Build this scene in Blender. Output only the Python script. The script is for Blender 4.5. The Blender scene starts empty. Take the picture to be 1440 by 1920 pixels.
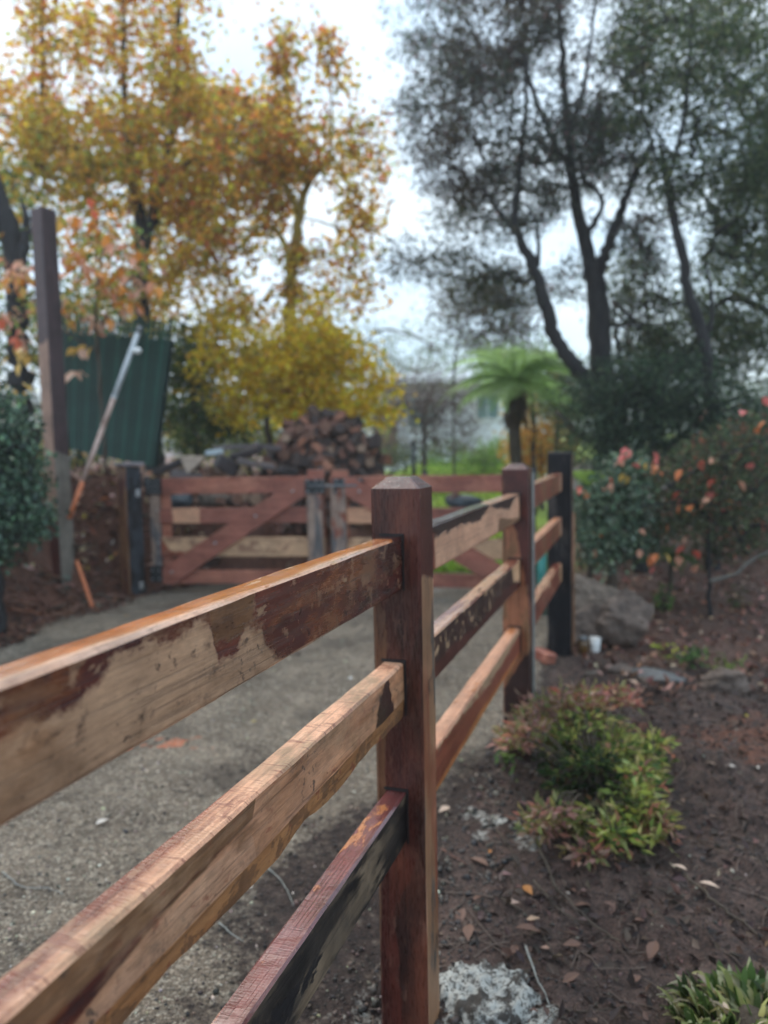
import bpy, math, random
import numpy as np
from mathutils import Matrix, Vector
random.seed(7)
rng = np.random.default_rng(11)
SC = bpy.context.scene
COL = SC.collection
R = math.radians
# ---------------------------------------------------------------- camera, world, sun, exposure
F, PITCH, ROLL, CAMZ = 1443.0, R(4.49), -0.019, 1.5
cd = bpy.data.cameras.new('camera')
cam = bpy.data.objects.new('camera', cd)
COL.objects.link(cam)
cam.matrix_world = Matrix.Translation((0, 0, CAMZ)) @ Matrix.Rotation(math.pi/2-PITCH, 4, 'X') @ Matrix.Rotation(ROLL, 4, 'Z')
cd.sensor_fit = 'VERTICAL'
cd.sensor_height = 34.6
cd.lens = 34.6*F/1920
cd.clip_start = 0.05
cd.clip_end = 1500
cd.dof.use_dof = True
cd.dof.focus_distance = 1.3
cd.dof.aperture_fstop = 2.35
cd.dof.aperture_blades = 0
SC.camera = cam
CM = cam.matrix_world.to_3x3()

SUN_EL, SUN_AZ = R(52), R(-25)
world = bpy.data.worlds.new('World')
SC.world = world
world.use_nodes = True
wt = world.node_tree
for n in list(wt.nodes): wt.nodes.remove(n)
def wn(t, **k):
    n = wt.nodes.new(t)
    for a, b in k.items(): setattr(n, a, b)
    return n
sky = wn('ShaderNodeTexSky', sky_type='NISHITA', sun_disc=False, sun_elevation=SUN_EL, sun_rotation=SUN_AZ)
bg = wn('ShaderNodeBackground'); bg.inputs['Strength'].default_value = 0.10
tc = wn('ShaderNodeTexCoord'); mp = wn('ShaderNodeMapping'); mp.inputs['Scale'].default_value = (1, 1, 2.2)
no = wn('ShaderNodeTexNoise'); no.inputs['Scale'].default_value = 2.6; no.inputs['Detail'].default_value = 5; no.inputs['Roughness'].default_value = .5
rp = wn('ShaderNodeValToRGB')
rp.color_ramp.elements[0].position = .36; rp.color_ramp.elements[0].color = (4.1, 5.8, 7.7, 1)
rp.color_ramp.elements[1].position = .62; rp.color_ramp.elements[1].color = (6.4, 7.4, 8.2, 1)
mx = wn('ShaderNodeMix', data_type='RGBA'); mx.inputs[0].default_value = .9
wo = wn('ShaderNodeOutputWorld')
L = wt.links.new
L(tc.outputs['Generated'], mp.inputs[0]); L(mp.outputs[0], no.inputs['Vector']); L(no.outputs['Fac'], rp.inputs[0])
L(sky.outputs[0], mx.inputs[6]); L(rp.outputs[0], mx.inputs[7]); L(mx.outputs[2], bg.inputs[0]); L(bg.outputs[0], wo.inputs[0])
sd = bpy.data.lights.new('sun', 'SUN'); sd.energy = 1.5; sd.angle = R(40); sd.color = (1, .93, .82)
sun = bpy.data.objects.new('sun', sd); COL.objects.link(sun)
sun.rotation_euler = (math.pi/2-SUN_EL, 0, -SUN_AZ+math.pi)
sun.location = (0, 0, 20)
SC.view_settings.view_transform = 'Standard'
SC.view_settings.look = 'None'
SC.view_settings.exposure = 1.04
SC.view_settings.gamma = 1
SC.view_settings.use_curve_mapping = False
SC.cycles.max_bounces = 6
SC.cycles.transparent_max_bounces = 6
SC.cycles.volume_bounces = 1
SC.cycles.use_denoising = True

def W(px, py, Y):
    """the point that the photograph shows at px,py and that lies Y metres ahead"""
    v = CM @ Vector(((px-720)/F, -(py-960)/F, -1))
    return Vector((v.x/v.y*Y, Y, CAMZ + v.z/v.y*Y))

# ---------------------------------------------------------------- materials
class NB:
    def __init__(s, name):
        s.m = bpy.data.materials.new(name); s.m.use_nodes = True
        s.t = s.m.node_tree
        for n in list(s.t.nodes): s.t.nodes.remove(n)
        s.out = s.t.nodes.new('ShaderNodeOutputMaterial')
    def n(s, typ, ins=None, **props):
        nd = s.t.nodes.new(typ)
        for a, b in props.items(): setattr(nd, a, b)
        for k, v in (ins or {}).items():
            sock = nd.inputs[k]
            if isinstance(v, bpy.types.NodeSocket): s.t.links.new(v, sock)
            else: sock.default_value = (tuple(v)+(1,) if isinstance(v, (tuple, list)) and len(v) == 3 and sock.type == 'RGBA' else v)
        return nd
    def math(s, op, a, b=0.0, clamp=False):
        return s.n('ShaderNodeMath', {0: a, 1: b}, operation=op, use_clamp=clamp).outputs[0]
    def noise(s, vec, scale, detail=4, rough=.55, dist=0):
        return s.n('ShaderNodeTexNoise', {'Vector': vec, 'Scale': scale, 'Detail': detail, 'Roughness': rough, 'Distortion': dist}).outputs['Fac']
    def mix(s, f, a, b):
        return s.n('ShaderNodeMix', {0: f, 6: a, 7: b}, data_type='RGBA').outputs[2]
    def mixf(s, f, a, b):
        return s.n('ShaderNodeMix', {0: f, 2: a, 3: b}, data_type='FLOAT').outputs[0]
    def step(s, v, lo, hi):
        return s.n('ShaderNodeMapRange', {0: v, 1: lo, 2: hi, 3: 0.0, 4: 1.0}, clamp=True).outputs[0]
    def mapping(s, vec, scale=(1, 1, 1), loc=(0, 0, 0)):
        return s.n('ShaderNodeMapping', {0: vec, 1: loc, 3: scale}).outputs[0]
    def obj(s): return s.n('ShaderNodeTexCoord').outputs['Object']
    def pos(s): return s.n('ShaderNodeNewGeometry').outputs['Position']
    def bump(s, h, strength=.3, dist=.01):
        return s.n('ShaderNodeBump', {'Height': h, 'Strength': strength, 'Distance': dist}).outputs[0]
    def principled(s, **ins):
        p = s.n('ShaderNodeBsdfPrincipled', {k.replace('_', ' '): v for k, v in ins.items()})
        s.t.links.new(p.outputs[0], s.out.inputs[0]); return p

def C3(*a): return tuple(a)
MAHOG = (C3(.044, .010, .0085), C3(.105, .026, .018))
DARKB = (C3(.022, .010, .009), C3(.052, .020, .015))
BLACK = (C3(.006, .006, .008), C3(.018, .016, .017))
TAN = (C3(.32, .185, .10), C3(.48, .30, .175))
GREYTAN = (C3(.27, .145, .078), C3(.53, .31, .18))
PINKT = (C3(.46, .22, .13), C3(.60, .33, .20))
BROWN = (C3(.14, .062, .028), C3(.24, .115, .052))
ORANGE = (C3(.30, .085, .022), C3(.50, .19, .06))
REDB = (C3(.16, .036, .020), C3(.27, .075, .040))
PALEO = (C3(.52, .27, .13), C3(.70, .42, .24))

def wood(name, base, layers=(), axis='x', rough=.5, seed=0.0, grain=60, specks=0.0, saw=0.0, hrng=(0, .16), wear=0.0, coat=0.0, spec=.4):
    """layers: (colour pair, profile [(s,h)..] or None, side(+1 paints below the profile), amp, noise scale, rough[, stretch])"""
    b = NB(name); o = b.obj()
    o2 = b.n('ShaderNodeVectorMath', {0: o, 1: (seed*3.1, seed*1.7, seed*.9)}, operation='ADD').outputs[0]
    sx = b.n('ShaderNodeSeparateXYZ', {0: o})
    S, H = {'x': (sx.outputs[0], sx.outputs[2]), 'z': (sx.outputs[2], sx.outputs[1]), 'xy': (sx.outputs[0], sx.outputs[1])}[axis]
    axis = 'x' if axis == 'xy' else axis
    sc = (2.2, grain, grain) if axis == 'x' else (grain, grain, 2.2)
    g1 = b.noise(b.mapping(o2, sc), 1.0, 6, .65, .4)
    sc2 = (12, 250, 250) if axis == 'x' else (250, 250, 12)
    g2 = b.noise(b.mapping(o2, sc2), 1.0, 3, .6)
    big = b.noise(o2, 7, 4, .6)
    g = b.math('ADD', b.math('MULTIPLY', g1, .62), b.math('ADD', b.math('MULTIPLY', g2, .18), b.math('MULTIPLY', big, .2)))
    g = b.step(g, .37, .63)
    col = b.mix(g, base[0], base[1]); ro = rough; hgt = b.math('MULTIPLY', g2, .25)
    for k, ly in enumerate(layers):
        cp, prof, side, amp, nsc, lr = ly[:6]
        st = ly[6] if len(ly) > 6 else 1.0
        sf = ly[7] if len(ly) > 7 else 1.0
        vec = b.mapping(o2, (1/st, 1, 1) if axis == 'x' else (1, 1, 1/st), (k*5.3, k*2.1, k*7.7))
        nz = b.math('SUBTRACT', b.noise(vec, nsc, 7, .62, .3), .5)
        if prof is None:            # a threshold patch, amp is its bias
            m = b.step(b.math('ADD', b.math('ADD', nz, b.math('MULTIPLY', b.math('SUBTRACT', b.noise(vec, nsc*5, 4, .7), .5), .22)), amp), -.014*sf, .02*sf)
        else:
            s0, s1 = prof[0][0], prof[-1][0]
            u = b.step(S, s0, s1)
            rm = b.n('ShaderNodeValToRGB', {0: u})
            el = rm.color_ramp.elements
            h0, h1 = hrng[0]-.1, hrng[1]+.1
            for i, (a, h) in enumerate(prof):
                p = (a-s0)/(s1-s0); v = (h-h0)/(h1-h0)
                e = el[0] if i == 0 else (el[len(el)-1] if i == len(prof)-1 else el.new(p))
                e.position = p; e.color = (v, v, v, 1)
            hp = b.math('ADD', b.math('MULTIPLY', rm.outputs[0], h1-h0), h0)
            d = b.math('MULTIPLY', b.math('SUBTRACT', hp, H), side)
            nz2 = b.math('SUBTRACT', b.noise(vec, nsc*4.5, 5, .7, .5), .5)
            d = b.math('ADD', d, b.math('MULTIPLY', nz2, 1.1*amp))
            m = b.step(b.math('ADD', d, b.math('MULTIPLY', nz, 2.4*amp)), -.0022*sf, .0026*sf)
            hole = b.step(b.noise(b.mapping(vec, (.6, 1, 1), (2, 2, 2)), nsc*3, 5, .7), .665, .69)
            m = b.math('MULTIPLY', m, b.math('SUBTRACT', 1.0, b.math('MULTIPLY', hole, .75)))
        vv = b.step(b.noise(b.mapping(o2, (1, 1, 1), (k*1.3, 9, k)), 14, 5, .6), .3, .7)
        lc = b.mix(b.math('ADD', b.math('MULTIPLY', g, .55), b.math('MULTIPLY', vv, .45)), cp[0], cp[1])
        col = b.mix(m, col, lc)
        ro = b.mixf(m, ro, lr)
        hgt = b.math('ADD', hgt, b.math('MULTIPLY', m, .22 if k % 2 else -.22))
    stk = b.step(b.noise(b.mapping(o2, (1.6, 130, 130) if axis == 'x' else (130, 130, 1.6), (2, 9, 4)), 1.0, 4, .7), .54, .64)
    col = b.n('ShaderNodeHueSaturation', {'Value': b.math('SUBTRACT', 1.0, b.math('MULTIPLY', stk, .34)), 'Color': col}).outputs[0]
    hgt = b.math('SUBTRACT', hgt, b.math('MULTIPLY', stk, .3))
    if wear:
        wv = b.step(b.math('ADD', b.noise(b.mapping(o2, (.35, 1, 1) if axis == 'x' else (1, 1, .35), (3, 3, 3)), 40, 6, .7), 0), .60-wear*.1, .66)
        col = b.mix(b.math('MULTIPLY', wv, .35), col, C3(.22, .10, .06)); ro = b.mixf(wv, ro, .6)
    big2 = b.noise(b.mapping(o2, (.7, 1, 1), (11, 3, 5)), 6, 5, .7)
    col = b.n('ShaderNodeHueSaturation', {'Value': b.math('ADD', .62, b.math('MULTIPLY', b.step(big2, .25, .75), .72)), 'Color': col}).outputs[0]
    mic = b.noise(b.mapping(o2, (.12, 1, 1) if axis == 'x' else (1, 1, .12)), 240, 4, .75)
    col = b.n('ShaderNodeHueSaturation', {'Value': b.math('ADD', .78, b.math('MULTIPLY', b.step(mic, .3, .7), .44)), 'Color': col}).outputs[0]
    ro = b.math('ADD', ro, b.math('MULTIPLY', b.math('SUBTRACT', mic, .5), .35))
    hgt = b.math('ADD', hgt, b.math('MULTIPLY', mic, .35))
    if specks:
        sp = b.noise(b.mapping(o2, (1.0, 2.2, 1.0) if axis == 'x' else (1, 1, .6), (1, 7, 2)), 48, 3, .7)
        reg = b.step(b.noise(o2, 5, 2, .5), .50, .62)
        sm = b.math('MULTIPLY', b.step(sp, .66-.07*specks, .70-.07*specks), reg)
        col = b.mix(b.math('MULTIPLY', sm, .85), col, C3(.022, .02, .02))
        dd = b.step(b.noise(b.mapping(o2, (1, 1, 1), (4, 4, 1)), 90, 2, .5), .72, .75)
        col = b.mix(b.math('MULTIPLY', dd, .7), col, C3(.05, .025, .015))
    if saw:
        wvn = b.n('ShaderNodeTexWave', {0: b.mapping(o2, (1, .5, 0)), 1: 46.0, 2: 9.0, 3: 4.0, 4: 3.0}, wave_type='BANDS', bands_direction='X').outputs['Fac']
        crk = b.step(b.noise(b.mapping(o2, (110, 12, 1)), 1.0, 3, .6, .6), .585, .625)
        col = b.mix(b.math('MULTIPLY', b.step(wvn, .75, 1.0), b.math('MULTIPLY', b.step(b.noise(b.mapping(o2, (1, 1, 1), (8, 8, 8)), 16, 3), .45, .6), .34*saw)), col, C3(.22, .08, .05))
        col = b.mix(b.math('MULTIPLY', crk, .6*saw), col, C3(.16, .04, .025))
        hgt = b.math('ADD', hgt, b.math('MULTIPLY', wvn, .5*saw))
        hgt = b.math('SUBTRACT', hgt, b.math('MULTIPLY', crk, .6))
    b.principled(Base_Color=col, Roughness=ro, Normal=b.bump(hgt, .45, .003), Coat_Weight=coat, Coat_Roughness=.12, Specular_IOR_Level=spec)
    return b.m

def leafmat(name, rough=.45, trans=.68, dark=1.0):
    b = NB(name)
    c = b.n('ShaderNodeVertexColor', layer_name='Col').outputs[0]
    vn = b.noise(b.pos(), 60, 2)
    c2 = b.mix(b.math('MULTIPLY', vn, .5), c, b.n('ShaderNodeHueSaturation', {'Value': .8, 'Color': c}).outputs[0])
    p = b.n('ShaderNodeBsdfPrincipled', {'Base Color': c2, 'Roughness': rough, 'Specular IOR Level': .35})
    t = b.n('ShaderNodeBsdfTranslucent', {0: c2})
    mxs = b.n('ShaderNodeMixShader', {0: trans, 1: p.outputs[0], 2: t.outputs[0]})
    b.t.links.new(mxs.outputs[0], b.out.inputs[0])
    return b.m

def plain(name, c1, c2, scale=12, rough=.6, bump=.3, bscale=None, dist=.01, metal=0.0, detail=5, stretch=(1, 1, 1), spec=.5):
    b = NB(name); o = b.mapping(b.obj(), stretch)
    n = b.step(b.noise(o, scale, detail, .62), .3, .7)
    h = b.noise(o, bscale or scale*2.5, 5, .65)
    b.principled(Base_Color=b.mix(n, c1, c2), Roughness=rough, Metallic=metal, Normal=b.bump(h, bump, dist), Specular_IOR_Level=spec)
    return b.m

M = {}
M['leaf'] = leafmat('leaf_foliage')
M['leaf_gloss'] = leafmat('leaf_glossy', .25, .25)
M['dryleaf'] = leafmat('leaf_dry', .6, .15)
M['bark_dark'] = plain('bark_dark', C3(.007, .007, .009), C3(.026, .022, .021), 14, .8, .8, 40, .02, stretch=(1, 1, .35))
M['bark_brown'] = plain('bark_brown', C3(.035, .025, .018), C3(.11, .08, .055), 14, .85, .8, 40, .02, stretch=(1, 1, .35))
M['bark_moss'] = plain('bark_moss', C3(.16, .11, .02), C3(.34, .24, .04), 9, .85, .7, 40, .02)
M['twig_grey'] = plain('twig_grey', C3(.12, .12, .11), C3(.32, .32, .29), 30, .8, .5, 60, .01)
M['twig_dull'] = plain('twig_dull', C3(.05, .045, .038), C3(.15, .14, .12), 30, .8, .5, 60, .01)
M['twig_purple'] = plain('twig_purple', C3(.035, .025, .025), C3(.09, .065, .06), 8, .85, .4)
M['iron'] = plain('galvanised_steel', C3(.10, .105, .11), C3(.24, .25, .26), 40, .45, .2, 90, .003, metal=.7)
M['blackiron'] = plain('black_iron', C3(.012, .013, .016), C3(.05, .055, .06), 30, .4, .3, 90, .003, metal=.5)
M['bolt'] = plain('bolt_zinc', C3(.3, .3, .3), C3(.5, .5, .5), 60, .35, .1, metal=.8)
M['firebark'] = plain('firewood_bark', C3(.035, .020, .015), C3(.12, .065, .045), 18, .8, .8, 60, .02)
M['fireend'] = plain('firewood_end', C3(.08, .036, .024), C3(.22, .105, .065), 22, .75, .5, 70, .006)
M['twiglit'] = plain('twig_litter', C3(.05, .033, .025), C3(.19, .13, .10), 3, .7, .2)
M['rock'] = plain('rock_grey', C3(.045, .034, .027), C3(.25, .19, .145), 9, .8, 1.0, 34, .05, detail=8)
M['slate'] = plain('slate', C3(.05, .053, .055), C3(.13, .13, .13), 9, .45, .6, 30, .01)
M['white'] = plain('white_paint', C3(.7, .72, .72), C3(.82, .83, .82), 4, .5, .05)
M['plastic_white'] = plain('plastic_white', C3(.72, .72, .70), C3(.82, .82, .80), 4, .3, .02)

# ---------------------------------------------------------------- object helpers
def link(o, parent=None):
    COL.objects.link(o)
    if parent is not None: o.parent = parent
    return o
def tag(o, label=None, cat=None, group=None, kind=None):
    if label: o['label'] = label
    if cat: o['category'] = cat
    if group: o['group'] = group
    if kind: o['kind'] = kind
    return o
def empty(name, loc=(0, 0, 0), rz=0.0, label=None, cat=None, group=None):
    o = bpy.data.objects.new(name, None); o.location = loc; o.rotation_euler = (0, 0, rz)
    o.empty_display_size = .1
    link(o); return tag(o, label, cat, group)

class MB:
    """collects vertices and faces, with a material index and an optional colour per face"""
    def __init__(s): s.v = []; s.f = []; s.mi = []; s.nv = 0; s.smooth = []
    def add(s, verts, faces, mi=0, smooth=True):
        s.v.append(np.asarray(verts, dtype=float).reshape(-1, 3))
        s.f += [tuple(i+s.nv for i in f) for f in faces]
        s.mi += [mi]*len(faces) if isinstance(mi, int) else list(mi)
        s.smooth += [smooth]*len(faces)
        s.nv += len(s.v[-1]); return s
    def box(s, c, size, mi=0, rot=None, bev=0.0):
        x, y, z = [a/2 for a in size]
        if bev:
            vs = []
            for sz in (-1, 1):
                for (ax, ay) in ((-1, -1), (1, -1), (1, 1), (-1, 1)):
                    vs.append((ax*(x-bev), ay*(y-bev), sz*z))
            for sz in (-1, 1):
                for (ax, ay) in ((-1, -1), (1, -1), (1, 1), (-1, 1)):
                    vs.append((ax*(x-bev), ay*y, sz*(z-bev))); vs.append((ax*x, ay*(y-bev), sz*(z-bev)))
            me = bpy.data.meshes.new('t')
            import bmesh
            bm = bmesh.new(); [bm.verts.new(v) for v in vs]; r = bmesh.ops.convex_hull(bm, input=bm.verts[:])
            bmesh.ops.dissolve_limit(bm, angle_limit=.01, verts=bm.verts[:], edges=bm.edges[:])
            bm.verts.index_update()
            vv = np.array([v.co[:] for v in bm.verts]); ff = [[v.index for v in f.verts] for f in bm.faces]
            bm.free(); bpy.data.meshes.remove(me)
        else:
            vv = np.array([(a*x, b*y, d*z) for d in (-1, 1) for b in (-1, 1) for a in (-1, 1)])
            ff = [(0, 2, 3, 1), (4, 5, 7, 6), (0, 1, 5, 4), (2, 6, 7, 3), (0, 4, 6, 2), (1, 3, 7, 5)]
        if rot is not None: vv = vv @ np.array(rot).T
        return s.add(vv+np.array(c), ff, mi, False)
    def tube(s, pts, rad, n=8, mi=0, cap=True, jit=0.0):
        pts = np.asarray(pts, float); rad = np.broadcast_to(np.asarray(rad, float), (len(pts),))
        d = np.gradient(pts, axis=0); d /= np.linalg.norm(d, axis=1)[:, None]+1e-9
        up = np.array([0, 0, 1.]) if abs(d[0][2]) < .9 else np.array([1., 0, 0])
        a = np.cross(d, up); a /= np.linalg.norm(a, axis=1)[:, None]+1e-9
        b = np.cross(d, a)
        th = np.arange(n)/n*2*math.pi
        ring = (np.cos(th)[None, :, None]*a[:, None]+np.sin(th)[None, :, None]*b[:, None])
        rr = rad[:, None, None]*(1+jit*rng.normal(size=(len(pts), n, 1)))
        V = (pts[:, None]+ring*rr).reshape(-1, 3)
        fs = [(i*n+j, i*n+(j+1) % n, (i+1)*n+(j+1) % n, (i+1)*n+j) for i in range(len(pts)-1) for j in range(n)]
        if cap: fs += [tuple(range(n))[::-1], tuple(range((len(pts)-1)*n, len(pts)*n))]
        return s.add(V, fs, mi)
    def build(s, name, mats, parent=None, loc=None, rz=None):
        me = bpy.data.meshes.new(name)
        me.from_pydata(np.concatenate(s.v).tolist(), [], s.f)
        for m in (mats if isinstance(mats, (list, tuple)) else [mats]): me.materials.append(m)
        me.polygons.foreach_set('material_index', s.mi)
        me.polygons.foreach_set('use_smooth', s.smooth)
        me.update()
        o = bpy.data.objects.new(name, me)
        if loc is not None: o.location = loc
        if rz is not None: o.rotation_euler = (0, 0, rz)
        return link(o, parent)

def smooth_path(pts, rad, k=5):
    P = np.array(pts, float); r = np.array(rad, float)
    if len(P) < 3:
        t = np.linspace(0, 1, k+1); return P[0]+(P[-1]-P[0])*t[:, None], r[0]+(r[-1]-r[0])*t
    Q = np.vstack([2*P[0]-P[1], P, 2*P[-1]-P[-2]]); out = []; ro = []
    for i in range(1, len(Q)-2):
        for j in range(k):
            t = j/k; a, b, c, d = Q[i-1], Q[i], Q[i+1], Q[i+2]
            out.append(.5*((2*b)+(-a+c)*t+(2*a-5*b+4*c-d)*t*t+(-a+3*b-3*c+d)*t**3)); ro.append(r[i-1]+(r[i]-r[i-1])*t)
    out.append(P[-1]); ro.append(r[-1])
    return np.array(out), np.array(ro)

def leafcloud(name, P, size, cols, mat, parent=None, aspect=.5, droop=.3, dirs=None, nseg=1, jitter=.35, kind=None, flat=0.0):
    """one leaf-shaped folded face pair at every point of P; cols is one colour for each leaf"""
    n = len(P); P = np.asarray(P, float); size = np.broadcast_to(size, (n,))*(1+jitter*rng.uniform(-1, 1, n))
    if dirs is None: D = rng.normal(size=(n, 3)); D[:, 2] = D[:, 2]*(1-flat)-droop
    else: D = np.asarray(dirs, float)+rng.normal(size=(n, 3))*.45
    D /= np.linalg.norm(D, axis=1)[:, None]+1e-9
    Nn = rng.normal(size=(n, 3)); Nn[:, 2] += flat*2
    Sd = np.cross(D, Nn); Sd /= np.linalg.norm(Sd, axis=1)[:, None]+1e-9
    U = np.cross(Sd, D)
    l = size[:, None]; w = l*aspect*.5
    a = P; c = P+D*l-U*l*.12
    b1 = P+D*l*.42+Sd*w+U*w*.35; b2 = P+D*l*.42-Sd*w+U*w*.35
    V = np.stack([a, b1, c, b2], 1).reshape(-1, 3)
    idx = np.arange(n)*4
    tri = np.stack([idx, idx+1, idx+2, idx, idx+2, idx+3], 1).reshape(-1)
    me = bpy.data.meshes.new(name)
    me.vertices.add(4*n); me.vertices.foreach_set('co', V.ravel())
    me.loops.add(6*n); me.loops.foreach_set('vertex_index', tri)
    me.polygons.add(2*n); me.polygons.foreach_set('loop_start', np.arange(2*n)*3); me.polygons.foreach_set('loop_total', np.full(2*n, 3))
    ca = me.color_attributes.new('Col', 'FLOAT_COLOR', 'POINT')
    cc = np.ones((n, 4)); cc[:, :3] = cols
    ca.data.foreach_set('color', np.repeat(cc, 4, axis=0).ravel())
    me.materials.append(mat); me.update(); me.validate()
    o = bpy.data.objects.new(name, me)
    if kind: o['kind'] = kind
    return link(o, parent)

def pal(n, cols, wts=None, var=.18):
    cols = np.array(cols); k = rng.choice(len(cols), n, p=None if wts is None else np.array(wts)/sum(wts))
    c = cols[k]*(1+var*rng.normal(size=(n, 1)))*(1+.08*rng.normal(size=(n, 3)))
    return np.clip(c, .004, .9)

def fib(n, seed=0):
    return

# value noise in numpy
_lat = rng.random((8, 256, 256))
def vn(x, y, f, k=0):
    x = np.asarray(x)*f+13.7*k+500; y = np.asarray(y)*f+7.3*k+500
    xi = np.floor(x).astype(int); yi = np.floor(y).astype(int); fx = x-xi; fy = y-yi
    fx = fx*fx*(3-2*fx); fy = fy*fy*(3-2*fy); A = _lat[k % 8]
    g = lambda i, j: A[i & 255, j & 255]
    return (g(xi, yi)*(1-fx)+g(xi+1, yi)*fx)*(1-fy)+(g(xi, yi+1)*(1-fx)+g(xi+1, yi+1)*fx)*fy-.5
def fbm(x, y, f, o=4, k=0, g=.5):
    s = 0; a = 1
    for i in range(o): s = s+a*vn(x, y, f*2**i, k+i); a *= g
    return s
def sst(x): x = np.clip(x, 0, 1); return x*x*(3-2*x)

# ---------------------------------------------------------------- terrain
HEAD = R(18.81)
FD = np.array([math.sin(HEAD), math.cos(HEAD)]); FN = np.array([math.cos(HEAD), -math.sin(HEAD)])
P1 = np.array([.0463, 1.917])
BANK = np.array([(-9, -3), (-5.5, 2), (-4.1, 4.2), (-3.35, 6.2), (-2.85, 7.75), (-2.55, 8.1), (-2.1, 8.9), (-.1, 8.85), (.22, 9.6), (.1, 15), (-.6, 22), (-1.5, 60), (-190, 60), (-190, -3)])
def sdist(x, y, poly):
    x = np.asarray(x, float); y = np.asarray(y, float); d = np.full(x.shape, 1e9); ins = np.zeros(x.shape, bool)
    for i in range(len(poly)):
        ax, ay = poly[i]; bx, by = poly[(i+1) % len(poly)]
        ex, ey = bx-ax, by-ay; t = np.clip(((x-ax)*ex+(y-ay)*ey)/(ex*ex+ey*ey), 0, 1)
        d = np.minimum(d, np.hypot(x-ax-t*ex, y-ay-t*ey))
        c = ((ay > y) != (by > y)) & (x < (bx-ax)*(y-ay)/(by-ay+1e-12)+ax); ins ^= c
    return np.where(ins, d, -d)
def ucoord(x, y): return (x-P1[0])*FN[0]+(y-P1[1])*FN[1]      # metres to the right of the fence line
def Hs(x, y, fine=True):
    x = np.asarray(x, float); y = np.asarray(y, float)
    z = .10*sst((y-4)/4)
    u = ucoord(x, y)
    z = z-.05*sst((u-.3)/1.2)*(1-sst((y-6)/4))
    z = z+.10*np.exp(-((x-1.75)/.55)**2-((y-3.6)/.7)**2)*1.0
    s = sdist(x, y, BANK)+.10*fbm(x, y, 1.1, 3, 2)
    wid = np.where(y > 7.6, .45, 1.5); hb = np.where(x < -2.3, 1.12, .78)
    hb = hb+.12*fbm(x, y, .8, 2, 5)
    z = z+hb*sst(s/wid)
    z = z+1.02*sst((y-10)/17)*sst((x+1)/2.5)
    z = z+2.5*sst((y-45)/90)
    rough = sst((u-.05)/.35)*(1-sst((y-14)/10))
    bankr = sst((s+.3)/.4)*(1-sst((y-14)/10))
    if fine is True:
        z = z+.012*fbm(x, y, 3.0, 5, 1)+rough*(.060*fbm(x, y, 3.2, 6, 3, .68))+bankr*.20*fbm(x, y, 3.0, 4, 4, .6)
        # loose crusher edge under the fence
        z = z+.02*sst((u+.7)/.4)*(1-sst((u+.02)/.1))*fbm(x, y, 7, 4, 1, .7)*(1-sst((y-4.5)/2))
        z = z+.05*np.exp(-((u+.12)/.12)**2)*fbm(x, y, 6, 4, 6, .7)*(1-sst((y-6)/3))
    return z
def H1(x, y): return float(Hs(np.array([x]), np.array([y]))[0])
def G(px, py, lift=0.0):
    v = CM @ Vector(((px-720)/F, -(py-960)/F, -1)); v = v/v.y
    t = np.linspace(.4, 40, 4000); z = CAMZ+v.z*t; h = Hs(v.x*t, t)
    k = np.argmax(z < h); t0 = t[k]
    return Vector((v.x*t0, t0, H1(v.x*t0, t0)+lift))

def axis_pts(lo, hi, a, b, fine, grow):
    p = list(np.arange(a, b, fine)); st = fine
    x = b
    while x < hi: p.append(x); st *= grow; x += st
    p.append(hi); st = fine; x = a; q = []
    while x > lo: st *= grow; x -= st; q.append(max(x, lo))
    return np.array(sorted(set(np.round(q+p, 4))))
xs = axis_pts(-400, 400, -2.2, 2.2, .022, 1.035)
ys = axis_pts(-40, 500, .85, 4.6, .022, 1.022)
X, Y = np.meshgrid(xs, ys)
Z = Hs(X, Y)
U = ucoord(X, Y)
SB = sdist(X, Y, BANK)+.10*fbm(X, Y, 1.1, 3, 2)
edge = -.10+.10*fbm(X, Y, 2.2, 4, 3)
grav = sst((edge-U)/.22+.5)*(1-sst((SB+.35+.3*fbm(X, Y, 2, 3, 1))/.3))*(1-sst((Y-8.3)/.5))
grass = sst((Y-8.4-.3*fbm(X, Y, 1, 3, 2))/.6)*(1-sst((SB+.1)/.3))*sst((X-.1-.2*fbm(X, Y, 2, 3, 3))/.3+sst((Y-12)/2))*(1-sst((X-1.7-.16*(Y-8)+.8*fbm(X, Y, .5, 3, 5))/.7))
grass = np.maximum(grass, sst((Y-22)/8)*sst((X+1-.02*Y)/2))
conc = sst(1.5-np.hypot((X-.215)/.16, (Y-1.86)/.10)*1.0+1.4*fbm(X, Y, 9, 4, 2))*(U > .04)
conc = np.maximum(conc, .55*sst(1.3-np.hypot((X-.52)/.18, (Y-3.0)/.22)+1.8*fbm(X, Y, 9, 4, 3)))
conc = np.maximum(conc, .35*sst(1.3-np.hypot((X+.12)/.15, (Y-1.95)/.16)+1.8*fbm(X, Y, 9, 4, 5))*(U < -.06))
gmask = grav.copy()
def mudf(X, Y, U): return np.maximum(sst((U+.86+.7*fbm(X, Y, 1.6, 4, 6))/.45)*sst((5.2-Y)/2.6), .6*sst((fbm(X, Y, 1.1, 4, 4)-.12)/.3))
mud = mudf(X, Y, U)
mud_ = sst((U+.86+.7*fbm(X, Y, 1.6, 4, 6))/.45)*sst((5.2-Y)/2.6)
grav = grav*(1-.72*mud)
red = sst(1.2-np.hypot((X-2.0)/.75, (Y-3.75)/.55)+1.2*fbm(X, Y, 2.5, 4, 4))
red = np.maximum(red, sst((SB+.5)/.5)*.75)
litter = sst((SB-.25)/.3)*(Y < 14)
litter = np.maximum(litter, sst((Y-4.7+.5*fbm(X, Y, 1.2, 4, 6))/.8)*sst((X-1.3)/.6)*(1-sst((Y-13)/4)))
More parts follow.
